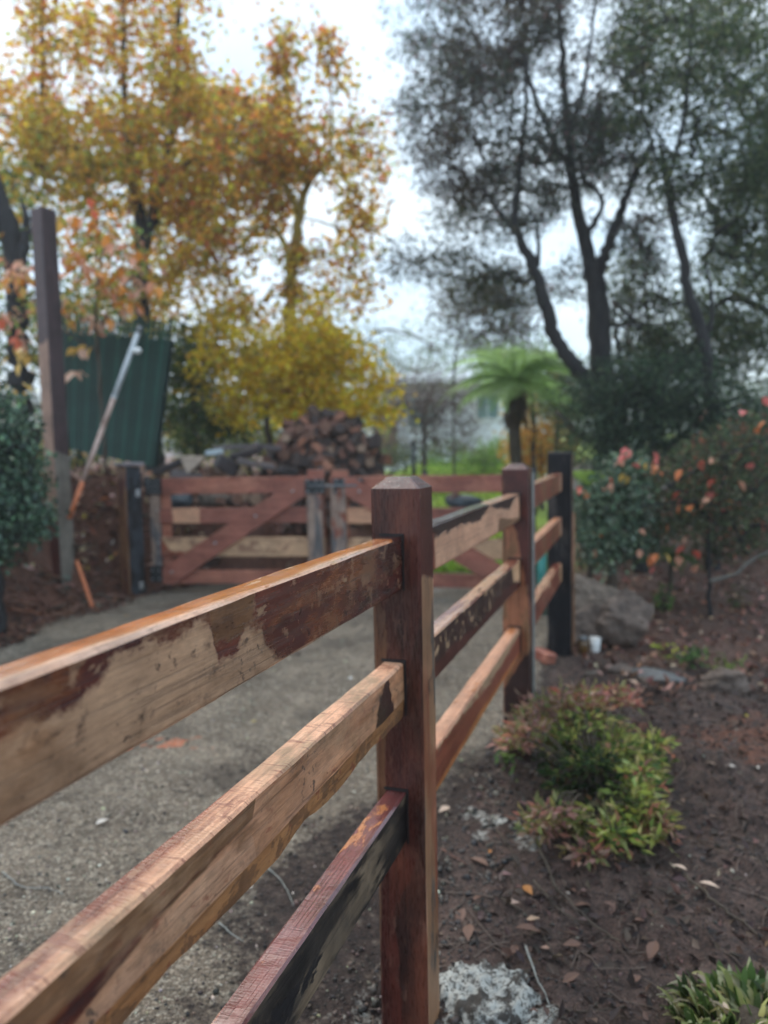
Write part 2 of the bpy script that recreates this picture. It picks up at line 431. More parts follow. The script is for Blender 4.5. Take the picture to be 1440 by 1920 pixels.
sprayc = G(308, 1400)
spray = sst(1.4-np.hypot((X-sprayc.x)/.13, (Y-sprayc.y)/.07)+2.2*fbm(X, Y, 14, 4, 7))*(gmask > .5)
nx, ny = len(xs), len(ys)
ii = (np.arange(ny-1)[:, None]*nx+np.arange(nx-1)[None, :]).ravel()
quads = np.stack([ii, ii+1, ii+1+nx, ii+nx], 1)
def fmean(a): a = a.ravel(); return a[quads].mean(1)

def earth_material():
    b = NB('earth'); p = b.pos()
    za = b.n('ShaderNodeAttribute', attribute_name='zone'); zb = b.n('ShaderNodeAttribute', attribute_name='zone2')
    s1 = b.n('ShaderNodeSeparateColor', {0: za.outputs['Color']}); s2 = b.n('ShaderNodeSeparateColor', {0: zb.outputs['Color']})
    nb = b.noise(p, 3, 5, .6); nm = b.noise(p, 22, 6, .65); nf = b.noise(p, 110, 4, .7); nff = b.noise(p, 330, 2, .6)
    soil = b.mix(b.step(nm, .3, .7), C3(.018, .010, .008), C3(.125, .064, .045))
    soil = b.mix(b.math('MULTIPLY', b.step(nf, .62, .72), .35), soil, C3(.20, .15, .12))
    soil = b.n('ShaderNodeHueSaturation', {'Value': b.math('SUBTRACT', 1.0, b.math('MULTIPLY', b.step(s1.outputs[0], .05, .2), .50)), 'Saturation': .8, 'Color': soil}).outputs[0]
    redc = b.mix(b.step(nm, .3, .7), C3(.075, .030, .019), C3(.19, .080, .050))
    def brk(m, k=1.3): return b.step(b.math('ADD', m, b.math('MULTIPLY', b.math('SUBTRACT', nm, .5), k)), .35, .65)
    soil = b.mix(brk(s2.outputs[0]), soil, redc)
    lit = b.mix(b.step(nf, .35, .65), C3(.045, .024, .018), C3(.22, .11, .075))
    soil = b.mix(b.math('MULTIPLY', brk(s2.outputs[1]), .7), soil, lit)
    vor = b.n('ShaderNodeTexVoronoi', {'Vector': p, 'Scale': 95.0}); vc = b.n('ShaderNodeSeparateColor', {0: vor.outputs['Color']}).outputs[0]
    gr = b.mix(b.step(nb, .35, .65), C3(.125, .095, .068), C3(.265, .207, .152))
    gr = b.mix(b.math('MULTIPLY', b.step(nm, .42, .62), .6), gr, C3(.075, .058, .044))
    gr = b.mix(b.math('MULTIPLY', b.step(vc, .55, .95), .55), gr, C3(.50, .44, .35))
    gr = b.mix(b.math('MULTIPLY', b.step(nf, .53, .60), .72), gr, C3(.026, .020, .017))
    vv = b.n('ShaderNodeTexVoronoi', {'Vector': p, 'Scale': 170.0}); v2 = b.n('ShaderNodeSeparateColor', {0: vv.outputs['Color']}).outputs[1]
    gr = b.n('ShaderNodeHueSaturation', {'Value': b.math('ADD', .55, b.math('MULTIPLY', v2, .95)), 'Color': gr}).outputs[0]
    soil = b.n('ShaderNodeHueSaturation', {'Value': b.math('ADD', .6, b.math('MULTIPLY', v2, .8)), 'Color': soil}).outputs[0]
    gr = b.mix(b.math('MULTIPLY', b.step(b.noise(p, 1.6, 4, .6), .52, .64), .5), gr, C3(.05, .038, .03))
    sprm = b.math('MULTIPLY', brk(s2.outputs[2], 1.6), b.step(nf, .40, .58))
    gr = b.mix(b.math('MULTIPLY', sprm, .85), gr, C3(.72, .17, .06))
    col = b.mix(brk(s1.outputs[0]), soil, gr)
    gs = b.mix(b.step(nm, .3, .7), C3(.15, .23, .02), C3(.32, .43, .05))
    gs = b.mix(b.math('MULTIPLY', b.step(nb, .45, .65), .35), gs, C3(.07, .12, .02))
    col = b.mix(s1.outputs[1], col, gs)
    cc = b.mix(b.step(nf, .35, .55), C3(.10, .095, .085), C3(.58, .57, .52))
    col = b.mix(b.math('MULTIPLY', brk(s1.outputs[2], 1.3), b.step(b.math('ADD', nm, b.math('MULTIPLY', nff, .4)), .50, .62)), col, cc)
    wet = b.step(b.noise(p, 2.2, 4, .6), .45, .62)
    ro = b.mixf(wet, .8, b.mixf(s1.outputs[0], .45, .30))
    ro = b.mixf(s1.outputs[1], ro, .8)
    h = b.math('ADD', b.math('MULTIPLY', nm, .9), b.math('ADD', b.math('MULTIPLY', nf, .6), b.math('MULTIPLY', nff, .22)))
    h = b.math('ADD', h, b.math('MULTIPLY', vor.outputs['Distance'], -.25))
    b.principled(Base_Color=col, Roughness=ro, Normal=b.bump(h, 1.0, .018), Specular_IOR_Level=.28)
    return b.m
M['earth'] = earth_material()

def terrain_piece(name, mask):
    q = quads[mask]; used, inv = np.unique(q.ravel(), return_inverse=True); q = inv.reshape(-1, 4)
    V = np.stack([X.ravel(), Y.ravel(), Z.ravel()], 1)[used]
    me = bpy.data.meshes.new(name)
    me.vertices.add(len(V)); me.vertices.foreach_set('co', V.ravel())
    me.loops.add(q.size); me.loops.foreach_set('vertex_index', q.ravel())
    me.polygons.add(len(q)); me.polygons.foreach_set('loop_start', np.arange(len(q))*4); me.polygons.foreach_set('loop_total', np.full(len(q), 4))
    me.polygons.foreach_set('use_smooth', np.ones(len(q), bool))
    for nme, ch in (('zone', (grav, grass, conc)), ('zone2', (red, litter, spray))):
        a = me.color_attributes.new(nme, 'FLOAT_COLOR', 'POINT'); c = np.ones((len(V), 4))
        for k in range(3): c[:, k] = ch[k].ravel()[used]
        a.data.foreach_set('color', c.ravel())
    me.materials.append(M['earth']); me.update(); me.validate()
    o = bpy.data.objects.new(name, me); o['kind'] = 'structure'
    return link(o)
mg = fmean(gmask) > .5; ml = (fmean(grass) > .5) & ~mg; mb = (fmean(SB) > -.1) & ~mg & ~ml & (fmean(Y) < 22)
terrain_piece('driveway', mg); terrain_piece('lawn', ml); terrain_piece('earth_bank', mb); terrain_piece('garden_soil', ~(mg | ml | mb))

# distant hills
hx = np.linspace(-420, 420, 120); hy = np.linspace(190, 430, 26)
HX, HY = np.meshgrid(hx, hy)
HZ = 2+sst((HY-190)/150)*(24+14*fbm(HX, HY, .006, 3, 2)+5*fbm(HX, HY, .05, 3, 4))-8*(1-sst((HY-190)/60))
hb_ = MB(); n2 = 120
hb_.add(np.stack([HX, HY, HZ], 2).reshape(-1, 3), [(r*n2+c, r*n2+c+1, (r+1)*n2+c+1, (r+1)*n2+c) for r in range(25) for c in range(n2-1)])
M['hill'] = plain('hill_forest', C3(.025, .045, .03), C3(.06, .085, .05), .06, .9, .5, .3, 2.0)
tag(hb_.build('hills', M['hill']), kind='structure')

# damp air: one closed box of thin even haze
hz = MB(); hz.box((0, 220, 21), (900, 560, 48))
b = NB('haze_air')
pv = b.n('ShaderNodeVolumePrincipled', {'Color': C3(.92, .96, 1.0), 'Density': .0022, 'Anisotropy': .2}); b.t.links.new(pv.outputs[0], b.out.inputs['Volume'])
tag(hz.build('haze', b.m), kind='stuff')

# ---------------------------------------------------------------- post and rail fence
H1_, T_ = .130, .054
ZT = dict(top=1.294, mid=.983, low=.656)
def rail_mesh(L, H, T, wane=0.0, wob=.0012, seed=0, nx=None):
    """a sawn rail from x=0 to x=L: outer face at y=0 (towards -y), top at z=H; slots 0 face, 1 top, 2 wane"""
    nx = nx or max(10, int(L/.02)); xs_ = np.linspace(0, L, nx); c = .005
    prof = [(c, 0), (T-c, 0), (T, c), (T, H-c), (T-c, H), (c, H), (0, H-c), (0, wane+c if wane else c)]
    if wane: prof = [(wane*.14, 0), (T-c, 0), (T, c), (T, H-c), (T-c, H), (c, H), (0, H-c), (0, wane)]
    n = len(prof); V = np.zeros((nx, n, 3))
    for j, (y, z) in enumerate(prof):
        w1 = fbm(xs_+seed*3, np.full(nx, j*.7), 6, 4, (seed+j) % 8); w2 = fbm(xs_+seed*5, np.full(nx, j*1.3+9), 6, 4, (seed+j+3) % 8)
        a = wob*2.2
        if wane and j in (0, 7): a = wane*(.08 if j == 0 else .10)
        if wane and j == 0: w2 = w2*4.5
        if wane and j == 7: w2 = w2*1.6
        V[:, j, 0] = xs_; V[:, j, 1] = y+w1*a; V[:, j, 2] = z+w2*a
    f = []; mi = []
    sl = [0, 0, 0, 1, 1, 1, 0, 2 if wane else 0]      # edge j -> j+1
    for i in range(nx-1):
        for j in range(n):
            f.append((i*n+j, (i+1)*n+j, (i+1)*n+(j+1) % n, i*n+(j+1) % n)); mi.append(sl[j])
    f += [tuple(range(n)), tuple(range((nx-1)*n, nx*n))[::-1]]; mi += [0, 0]
    m = MB(); m.add(V.reshape(-1, 3), f, mi, False); return m
def post_mesh(w, z0, z1, cham, seed=0, c=.007, slot_side=1):
    zs = list(np.linspace(z0, z1-cham, 40)); k = w/2
    ring = [(-k, -k+c), (-k+c, -k), (k-c, -k), (k, -k+c), (k, k-c), (k-c, k), (-k+c, k), (-k, k-c)]
    V = []
    for i, z in enumerate(zs):
        for j, (x, y) in enumerate(ring):
            e = .0011*float(vn(z*6+seed, j*1.7, 1, j % 8))*2
            V.append((x+e, y+e, z))
    s = (w-2*cham*1.15)/w
    for (x, y) in ring: V.append((x*s, y*s, z1))
    f = []; mi = []; n = 8; sl = [0, 1, 1, 0, 0, 0, 0, 0]
    # edge order: 0 corner,1 right(-y) side,2 corner,3 far face,5 left side,7 near face(-x)
    for i in range(len(zs)):
        for j in range(n):
            f.append((i*n+j, i*n+(j+1) % n, (i+1)*n+(j+1) % n, (i+1)*n+j))
            mi.append(2 if i == len(zs)-1 else sl[j])
    f.append(tuple(range(len(zs)*n, len(zs)*n+n))); mi.append(2)
    f.append(tuple(range(n))[::-1]); mi.append(0)
    m = MB(); m.add(V, f, mi, False); return m

fence = empty('timber_fence', (P1[0], P1[1], 0), math.pi/2-HEAD, 'freshly oiled hardwood post and rail fence, three rails high, running away beside the driveway', 'fence')
# materials of the near post
post_front = wood('post_oiled', MAHOG, [
    (BROWN, [(0, .075), (.35, .05), (.6, .04), (.8, .035), (1.1, .03), (1.16, .06), (1.3, .07), (1.45, .075)], -1, .02, 9, .4, 3),
    (DARKB, [(0, .005), (.35, .02), (.5, -.05), (.75, -.055), (.9, -.02), (1.2, -.07), (1.5, -.07)], +1, .025, 8, .3, 2.5),
    ((C3(.12, .032, .018), C3(.20, .062, .035)), None, 1, -.06, 6, .3, 5, 7), ((C3(.012, .008, .009), C3(.03, .015, .013)), None, 1, -.07, 5, .25, 3, 8), (ORANGE, None, 1, -.25, 26, .5, 4)], axis='z', rough=.30, seed=2, grain=45, hrng=(-.07, .07), wear=.35, coat=.12)
post_side = wood('post_side_bare', (C3(.20, .095, .045), C3(.34, .18, .095)), [
    (PINKT, None, 1, -.07, 9, .55, 9), ((C3(.07, .055, .045), C3(.15, .115, .09)), None, 1, -.10, 11, .6, 6),
    (BLACK, None, 1, -.15, 14, .5, 3, 3), (REDB, None, 1, -.06, 7, .35, 6, 4), (MAHOG, [(0, -.2), (.95, -.2), (1.15, -.08), (1.3, .0), (1.44, .0)], +1, .02, 11, .35, 5)],
    axis='z', rough=.5, seed=5, grain=55, hrng=(-.07, .07), specks=.2)
# the side face lies across local x, so its profile axis is x: a z-axis wood read along x instead
post_top = wood('post_top_oiled', MAHOG, [(TAN, None, 1, -.17, 30, .5, 1)], axis='x', rough=.22, seed=8, grain=30, wear=.3, coat=.4)
post2_front = wood('post_second', (C3(.22, .075, .035), C3(.36, .14, .07)), [(MAHOG, [(0, -.07), (.8, -.06), (1.1, .0), (1.22, .07), (1.4, .07)], +1, .03, 9, .35, 3), (BROWN, None, 1, -.04, 9, .5, 4),
    (DARKB, [(-.1, .07), (.35, .07), (.55, -.07), (1.4, -.07)], +1, .03, 7, .4, 2)], axis='z', rough=.4, seed=11, grain=40, hrng=(-.07, .07))
post3_mat = wood('post_black_oil', BLACK, [((C3(.03, .025, .025), C3(.07, .06, .055)), None, 1, -.08, 8, .6, 3)], axis='z', rough=.45, spec=.15, seed=14, grain=40, hrng=(-.09, .09))
post3_side = wood('post_black_side', BROWN, [(BLACK, None, 1, .0, 8, .5, 4)], axis='z', rough=.5, seed=16, grain=40, hrng=(-.09, .09))

po = post_mesh(.125, -.35, 1.437, .027, 1).build('post', [post_front, post_side, post_top], fence, (0, 0, 0)); po['label'] = 'nearest post, dark mahogany oil on its front and bare streaked timber on its side'
p2 = post_mesh(.125, -.35, 1.432, .027, 2).build('post', [post2_front, post2_front, post_top], fence, (1.84, .004, 0)); p2['label'] = 'second post, brown with a red bevelled top'
p3 = post_mesh(.165, -.35, 1.475, .012, 3).build('post', [post3_mat, post3_side, post3_mat], fence, (3.77, .0, 0)); p3['label'] = 'far square post stained black'
p0 = post_mesh(.125, -.35, 1.437, .027, 4).build('post', [post_front, post_side, post_top], fence, (-1.93, 0, 0))
# mortise shadows: slim dark plates imitate the shade of slots round the rail ends
def local_t(px):   # fence-local x of the rail face under an image column
    n = -.558; v = CM @ Vector(((px-720)/F, 0, -1)); k = n/(v.x*FN[0]+v.y*FN[1]); return v.x*k*FD[0]+v.y*k*FD[1]-1.83

XS1 = -1.93+.05; XE1 = -.0625+.012
def rel(s, x0): return [(a-x0, h) for a, h in s]
def wr(name, base, layers, x0, **k):
    ly = [((l[0], rel(l[1], x0)) + tuple(l[2:])) if l[1] else l for l in layers]
    k.setdefault('axis', 'x'); return wood(name, base, ly, **k)
t_ = local_t
# top rail of the near bay
top1_face = wr('rail_top_face', DARKB, [
    (MAHOG, [(-2, .2), (-.6, .2), (-.3, .2), (0, .2)], 1, .01, 6, .22, 2),
    (REDB, None, 1, -.15, 6, .22, 4, 9),
    (DARKB, None, 1, -.10, 8, .25, 3),
    (GREYTAN, [(-2, .088), (t_(0), .083), (t_(85), .084), (t_(131), .088), (t_(170), .093), (t_(194), .107), (t_(228), .114), (t_(319), .112), (t_(370), .115), (t_(385), .112), (t_(400), .050), (t_(430), .045), (t_(455), .085), (t_(480), .075), (t_(500), .018), (t_(540), -.02), (t_(700), -.04), (0, -.04)], 1, .032, 24, .55, 1.7, 2.4),
    ((C3(.10, .042, .018), C3(.17, .075, .03)), [(-2, .2), (t_(380), .2), (t_(392), .070), (t_(440), .075), (t_(470), .095), (t_(480), .2), (0, .2)], -1, .022, 22, .3, 1, 2),
    (DARKB, None, 1, -.140, 15, .3, 1.2, 4), (ORANGE, None, 1, -.13, 7, .35, 3, 9),
    (DARKB, None, 1, -.140, 42, .3, 1, 3), (BROWN, None, 1, -.10, 10, .4, 2, 7),
    (GREYTAN, None, 1, -.150, 20, .5, 1.0, 6), (TAN, None, 1, -.17, 40, .5, 3, 3),
    ], XS1, seed=3, grain=34, rough=.26, specks=.6, hrng=(0, .14), coat=.5)
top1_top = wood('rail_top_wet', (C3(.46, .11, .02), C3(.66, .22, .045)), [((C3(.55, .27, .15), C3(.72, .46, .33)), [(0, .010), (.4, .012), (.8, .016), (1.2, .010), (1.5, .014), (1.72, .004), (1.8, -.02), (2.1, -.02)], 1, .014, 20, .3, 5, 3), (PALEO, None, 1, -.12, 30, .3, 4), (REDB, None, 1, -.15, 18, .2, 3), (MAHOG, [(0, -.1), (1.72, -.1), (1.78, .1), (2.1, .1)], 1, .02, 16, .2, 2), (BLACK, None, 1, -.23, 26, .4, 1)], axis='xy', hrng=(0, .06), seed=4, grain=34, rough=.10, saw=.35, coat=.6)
mid1_face = wr('rail_mid_face', (C3(.34, .14, .066), C3(.62, .30, .155)), [
    (PINKT, None, 1, -.06, 7, .5, 3, 9), ((C3(.12, .08, .05), C3(.22, .15, .09)), None, 1, -.09, 8, .5, 3, 8),
    (BROWN, [(-2, .055), (t_(100), .070), (t_(240), .085), (t_(400), .100), (t_(455), .104), (t_(470), .16), (0, .16)], -1, .006, 12, .5, 2),
    (MAHOG, [(-2, .052), (t_(60), .062), (t_(150), .074), (t_(240), .088), (t_(300), .098), (t_(440), .103), (t_(465), .16), (0, .16)], -1, .003, 10, .35, 2),
    (BROWN, [(-2, .086), (t_(100), .094), (t_(200), .096), (t_(300), .101), (t_(440), .104), (t_(465), .16), (0, .16)], -1, .003, 10, .5, 2),
    ((C3(.42, .20, .11), C3(.60, .33, .20)), [(-2, .040), (t_(100), .052), (t_(240), .076), (t_(400), .092), (t_(452), .085), (t_(462), -.02), (0, -.02)], 1, .010, 13, .55, 2),
    (GREYTAN, None, 1, -.10, 9, .6, 3, 5), (BROWN, None, 1, -.12, 14, .45, 3, 5), (REDB, None, 1, -.14, 26, .45, 2, 4), (ORANGE, None, 1, -.10, 6, .4, 4, 9),
    (DARKB, [(-2, -.05), (t_(670), -.07), (t_(700), .08), (t_(718), .16), (t_(735), .03), (0, -.02)], 1, .045, 16, .35, .8, 4),
    ((C3(.04, .035, .033), C3(.09, .07, .055)), None, 1, -.15, 10, .5, 1.5, 5), (BLACK, None, 1, -.205, 26, .5, 1, 3),
    ], XS1, seed=6, grain=30, rough=.55, specks=1.3, hrng=(0, .14), coat=.35)
mid1_top = wr('rail_mid_top', (C3(.58, .27, .15), C3(.80, .45, .28)), [
    (REDB, [(-2, .026), (t_(60), .020), (t_(120), .036), (t_(180), .020), (t_(300), .020), (t_(420), .034), (t_(520), .05), (t_(600), .08), (0, .09)], -1, .020, 12, .22, 4, 5), (REDB, None, 1, -.12, 24, .35, 2.5, 5), (TAN, None, 1, -.06, 12, .55, 3, 4)], XS1, hrng=(0, .06), axis='xy', seed=7, grain=26, rough=.42, saw=1.0, coat=.1)
wane_mat = wood('rail_wane', (C3(.26, .10, .035), C3(.42, .20, .08)), [(BROWN, None, 1, -.02, 14, .5, 1.5), (REDB, None, 1, -.12, 17, .5, 1), (BLACK, None, 1, -.24, 22, .5, 1)], seed=9, grain=14, rough=.5)
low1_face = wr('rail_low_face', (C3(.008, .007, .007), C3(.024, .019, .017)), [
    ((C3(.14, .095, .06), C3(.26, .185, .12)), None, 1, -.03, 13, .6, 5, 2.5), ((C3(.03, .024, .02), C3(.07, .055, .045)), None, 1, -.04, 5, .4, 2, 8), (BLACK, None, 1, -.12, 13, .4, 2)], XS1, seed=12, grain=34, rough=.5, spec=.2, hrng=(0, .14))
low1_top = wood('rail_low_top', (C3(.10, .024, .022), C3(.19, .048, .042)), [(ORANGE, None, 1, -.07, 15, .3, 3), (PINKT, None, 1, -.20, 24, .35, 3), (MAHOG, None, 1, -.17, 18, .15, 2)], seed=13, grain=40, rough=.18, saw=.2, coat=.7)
# second bay
XS2 = .0625-.012
top2_face = wood('rail_second_top_face', DARKB, [
    (BLACK, [(0, -.05), (.07, -.05), (.08, .2), (1.7, .2)], -1, .004, 9, .3, 2),  # black start of the rail: shadow beside the near post, painted into the colour
    (PINKT, [(0, -.02), (.13, -.02), (.16, .095), (.45, .098), (.8, .085), (1.0, .12), (1.25, .09), (1.45, .075), (1.62, .12), (1.75, .12)], 1, .024, 24, .6, 1),
    (REDB, [(0, -.1), (.08, -.1), (.09, .12), (.19, .11), (.21, -.1), (1.7, -.1)], 1, .02, 20, .4, .8),
    (BROWN, [(0, -.1), (1.1, -.1), (1.2, .06), (1.5, .03), (1.7, .02)], 1, .02, 15, .5, 1)], seed=21, grain=32, rough=.35, hrng=(0, .14), specks=.2)
mid2_face = wood('rail_second_mid_face', DARKB, [
    (TAN, None, 1, -.075, 20, .6, .8), (MAHOG, [(0, .04), (.4, .05), (.8, .03), (1.3, .06), (1.7, .03)], 1, .02, 12, .35, 2),
    (PALEO, [(0, .2), (1.45, .2), (1.55, .05), (1.75, .02)], -1, .03, 18, .6, 1)], seed=22, grain=32, rough=.35, hrng=(0, .14))
low2_face = wood('rail_second_low_face', REDB, [
    (TAN, [(0, .2), (.1, .13), (.6, .11), (1.0, .08), (1.7, .11)], -1, .040, 20, .6, .8), (REDB, None, 1, -.10, 18, .4, 1),
    (ORANGE, [(0, .02), (.8, .03), (1.7, .02)], 1, .012, 12, .4, 2)], seed=23, grain=32, rough=.4, hrng=(0, .14))
top2_top = wood('rail_second_top_top', MAHOG, [(PINKT, [(0, .2), (.9, .2), (1.3, -.02), (1.7, -.1)], -1, .1, 12, .4, 3)], seed=24, grain=30, rough=.16, coat=.8, hrng=(0, .14))
mid2_top = wood('rail_second_mid_top', PINKT, [(REDB, None, 1, .0, 9, .2, 5)], seed=25, grain=30, rough=.2, saw=.3, coat=.5)
low2_top = wood('rail_second_low_top', (C3(.46, .20, .11), C3(.68, .36, .22)), [(ORANGE, None, 1, -.10, 12, .4, 4)], seed=26, grain=30, rough=.35, saw=.9)
third_face = wood('rail_third_face', BROWN, [(REDB, None, 1, .02, 9, .4, 2), (PINKT, [(0, .2), (1.6, .2), (1.72, -.05), (1.8, -.05)], -1, .02, 10, .6, 1)], seed=27, grain=30, rough=.4, hrng=(0, .14))
third_red = wood('rail_third_red', REDB, [(MAHOG, None, 1, -.05, 9, .3, 2), (PINKT, None, 1, -.12, 9, .4, 2), (PALEO, [(0, .2), (1.6, .2), (1.72, -.05), (1.8, -.05)], -1, .02, 10, .6, 1)], seed=28, grain=30, rough=.35, hrng=(0, .14))

yo = -.0165
def rail(x0, x1, zt, mats, lab=None, wane=0, H=H1_, seed=0, tilt=0.0):
    o = rail_mesh(x1-x0, H, T_, wane, seed=seed).build('rail', mats, fence, (x0, yo, zt-H))
    o.rotation_euler = (0, -tilt, 0)
    if lab: o['label'] = lab
    return o
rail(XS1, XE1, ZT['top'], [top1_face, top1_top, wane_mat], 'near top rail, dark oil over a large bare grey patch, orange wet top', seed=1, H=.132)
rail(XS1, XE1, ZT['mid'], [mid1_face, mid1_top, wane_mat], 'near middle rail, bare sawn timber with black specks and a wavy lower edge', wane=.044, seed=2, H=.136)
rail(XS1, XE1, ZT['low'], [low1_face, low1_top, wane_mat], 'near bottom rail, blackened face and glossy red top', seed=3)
XE2 = 1.84-.0625+.012
rail(XS2, XE2, ZT['top'], [top2_face, top2_top, wane_mat], 'second bay top rail with a jagged pink bare patch', seed=4)
rail(XS2, XE2, ZT['mid'], [mid2_face, mid2_top, wane_mat], 'second bay middle rail, dark with tan streaks', seed=5)
rail(XS2, XE2, ZT['low'], [low2_face, low2_top, wane_mat], 'second bay bottom rail with pale sawn top', seed=6)
XS3 = 1.84+.0625-.012; XE3 = 3.77-.0825+.035
rail(XS3, XE3, ZT['top']+.012, [third_face, mid2_top, wane_mat], seed=7, tilt=.012)
rail(XS3, XE3, ZT['mid']+.012, [third_face, low2_top, wane_mat], seed=8, tilt=.012)
rail(XS3, XE3, ZT['low']+.012, [third_red, mid2_top, wane_mat], seed=9, tilt=.012)
# dark strips standing in for the shaded gaps where the rails enter the post
M['housing_shade'] = plain('housing_shadow_gap', C3(.006, .004, .004), C3(.012, .008, .007), 20, .7)
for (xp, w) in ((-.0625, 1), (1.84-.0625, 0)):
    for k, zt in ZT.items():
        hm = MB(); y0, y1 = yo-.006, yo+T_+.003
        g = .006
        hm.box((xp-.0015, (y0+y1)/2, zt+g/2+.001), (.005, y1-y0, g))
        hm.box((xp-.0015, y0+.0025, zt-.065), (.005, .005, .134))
        o = hm.build('housing_shade', M['housing_shade'], fence)
# galvanised strip on the second post and strip of timber on the far post
M['strip'] = plain('metal_strip', C3(.22, .23, .22), C3(.42, .43, .40), 20, .4, .2, metal=.4)
ms = MB(); ms.box((1.84+.02, -.0685, .66), (.020, .010, 1.46)); o = ms.build('metal_strip', M['strip'], fence); o['label'] = 'thin grey metal strip down the side of the second post'
ms = MB(); ms.box((3.77+.03, -.090, .52), (.022, .014, 1.04)); o = ms.build('edge_strip', post_side, fence)

# ---------------------------------------------------------------- gates
gate_red = wood('gate_board_red', (C3(.28, .092, .058), C3(.42, .165, .105)), [((C3(.20, .060, .042), C3(.30, .10, .066)), None, 1, -.03, 5, .5, 3), (REDB, None, 1, -.12, 8, .45, 3)], seed=31, grain=24, rough=.5)
gate_red2 = wood('gate_board_patched', (C3(.20, .060, .042), C3(.30, .11, .075)), [(PINKT, [(0, .2), (.13, .2), (.15, -.1), (.42, -.1), (.43, .2), (1.6, .2)], -1, .03, 12, .6, 1)], seed=32, grain=24, rough=.5, hrng=(0, .12))
gate_tan = wood('gate_board_tan', (C3(.38, .22, .125), C3(.54, .34, .20)), [(REDB, [(0, .2), (.1, .06), (.5, .0), (.65, -.1), (1.6, -.1)], 1, .03, 9, .5, 1), ((C3(.20, .10, .06), C3(.3, .16, .1)), None, 1, -.08, 9, .6, 2)], seed=33, grain=24, rough=.6, hrng=(0, .12))
gate_grey = wood('gate_stile_grey', (C3(.20, .13, .10), C3(.38, .27, .21)), [(REDB, None, 1, -.07, 5, .5, 3), ((C3(.08, .07, .07), C3(.16, .15, .15)), None, 1, -.05, 6, .6, 4)], axis='z', seed=34, grain=24, rough=.6, hrng=(-.1, .1))
def board(name, L, H, T, mats, parent, loc, seed, ry=0.0, lab=None):
    m = rail_mesh(L, H, T, 0, wob=.002, seed=seed, nx=max(8, int(L/.08)))
    o = m.build(name, mats, parent, loc); o.rotation_euler = (0, ry, 0)
    if lab: o['label'] = lab
    return o
def bolt(parent, x, y, z, r=.013, name='bolt'):
    m = MB(); m.tube([(x, y, z), (x, y-.010, z), (x, y-.014, z)], [r, r, r*.6], 8); return m.build(name, M['bolt'], parent)
def gate(x0, y0, x1, y1, zb, zt, flip, label):
    """hung at x0,y0; closes at x1,y1"""
    L = math.hypot(x1-x0, y1-y0); g = empty('timber_gate', (min(x0, x1), (y0 if x0 < x1 else y1), zb), math.atan2((y1-y0)*(1 if x0 < x1 else -1), abs(x1-x0)), label, 'gate', 'pair of timber farm gates')
    Hh = zt-zb; hs = [.165, .155, .195, .135]; gap = (Hh-sum(hs))/3; z = Hh
    mats = [gate_red, gate_red2, gate_tan, gate_red]
    for i, h in enumerate(hs):
        z -= h; m_ = mats[i]
        board('rail', L, h, .035, [m_, m_], g, (0, 0, z), 40+i+(8 if flip else 0)); z -= gap
    # stiles behind and in front
    hx, cx = (0, L-.17) if not flip else (L-.10, 0)
    st = MB(); st.box((hx+.05, .055, Hh/2), (.095, .035, Hh-.004), bev=.005); st.build('stile', gate_red, g)
    st = MB(); st.box((cx+.085, -.022, Hh/2-.035), (.155, .036, Hh-.14), bev=.006); s2 = st.build('stile', gate_grey, g); s2['label'] = 'weathered grey closing stile'
    st = MB(); st.box((cx+.085, .055, Hh/2+.03), (.17, .036, Hh+.06), bev=.006); st.build('stile', gate_red, g)
    # brace from the foot of the hinge side to the head of the closing side
    ax, az = (.02, .0) if not flip else (L-.02, .0)
    bx, bz = (L-.16, Hh-.02) if not flip else (.16, Hh-.02)
    ang = math.atan2(bz-.14-az, abs(bx-ax)-.02); ln = math.hypot(bx-ax, bz-.12)
    bh = .155
    V = []
    dx, dz = math.cos(ang), math.sin(ang); nxv, nzv = -dz, dx
    s = -1 if flip else 1
    c0 = (0.0, .0); 
    quad = [(0, 0), (.17/math.cos(ang)*.55, 0), (abs(bx-ax), bz-.165*.95), (abs(bx-ax), bz), (abs(bx-ax)-.10, bz), (0, .165)]
    mm = MB(); fr = [(ax+s*qx, -.0405, qz) for qx, qz in quad]; bk = [(ax+s*qx, -.0025, qz) for qx, qz in quad]
    nq = len(quad)
    fs = [tuple(range(nq)), tuple(range(nq, 2*nq))[::-1]]+[(i, i+nq, (i+1) % nq+nq, (i+1) % nq) for i in range(nq)]
    if flip: fs = [f[::-1] for f in fs]
    mm.add(fr+bk, fs, 0, False); br = mm.build('brace', gate_brace, g); br['label'] = 'diagonal brace'
    for k in (.05, .38, .68, .95):
        bolt(g, ax+s*(.03+k*(abs(bx-ax)-.1)), -.041, .08+k*(bz-.16))
    return g
gate_brace = wood('gate_brace', (C3(.22, .064, .044), C3(.33, .12, .08)), [(MAHOG, None, 1, -.2, 6, .4, 2), (PINKT, None, 1, -.24, 6, .5, 1)], seed=37, grain=20, rough=.45, hrng=(-.1, .3))
GL0, GL1, GR0, GR1 = W(305, 1093, 7.85), W(611, 1095, 7.6), W(968, 1110, 7.15), W(624, 1096, 7.58)
zb = .19; zt = 1.272
gl = gate(GL0.x, GL0.y, GL1.x, GL1.y, zb, zt, False, 'left gate of the pair with red diagonal brace, hinged on the black post')
gr_ = gate(GR0.x, GR0.y, GR1.x, GR1.y, zb-.005, zt-.008, True, 'right gate of the pair, half hidden behind the nearest fence post')
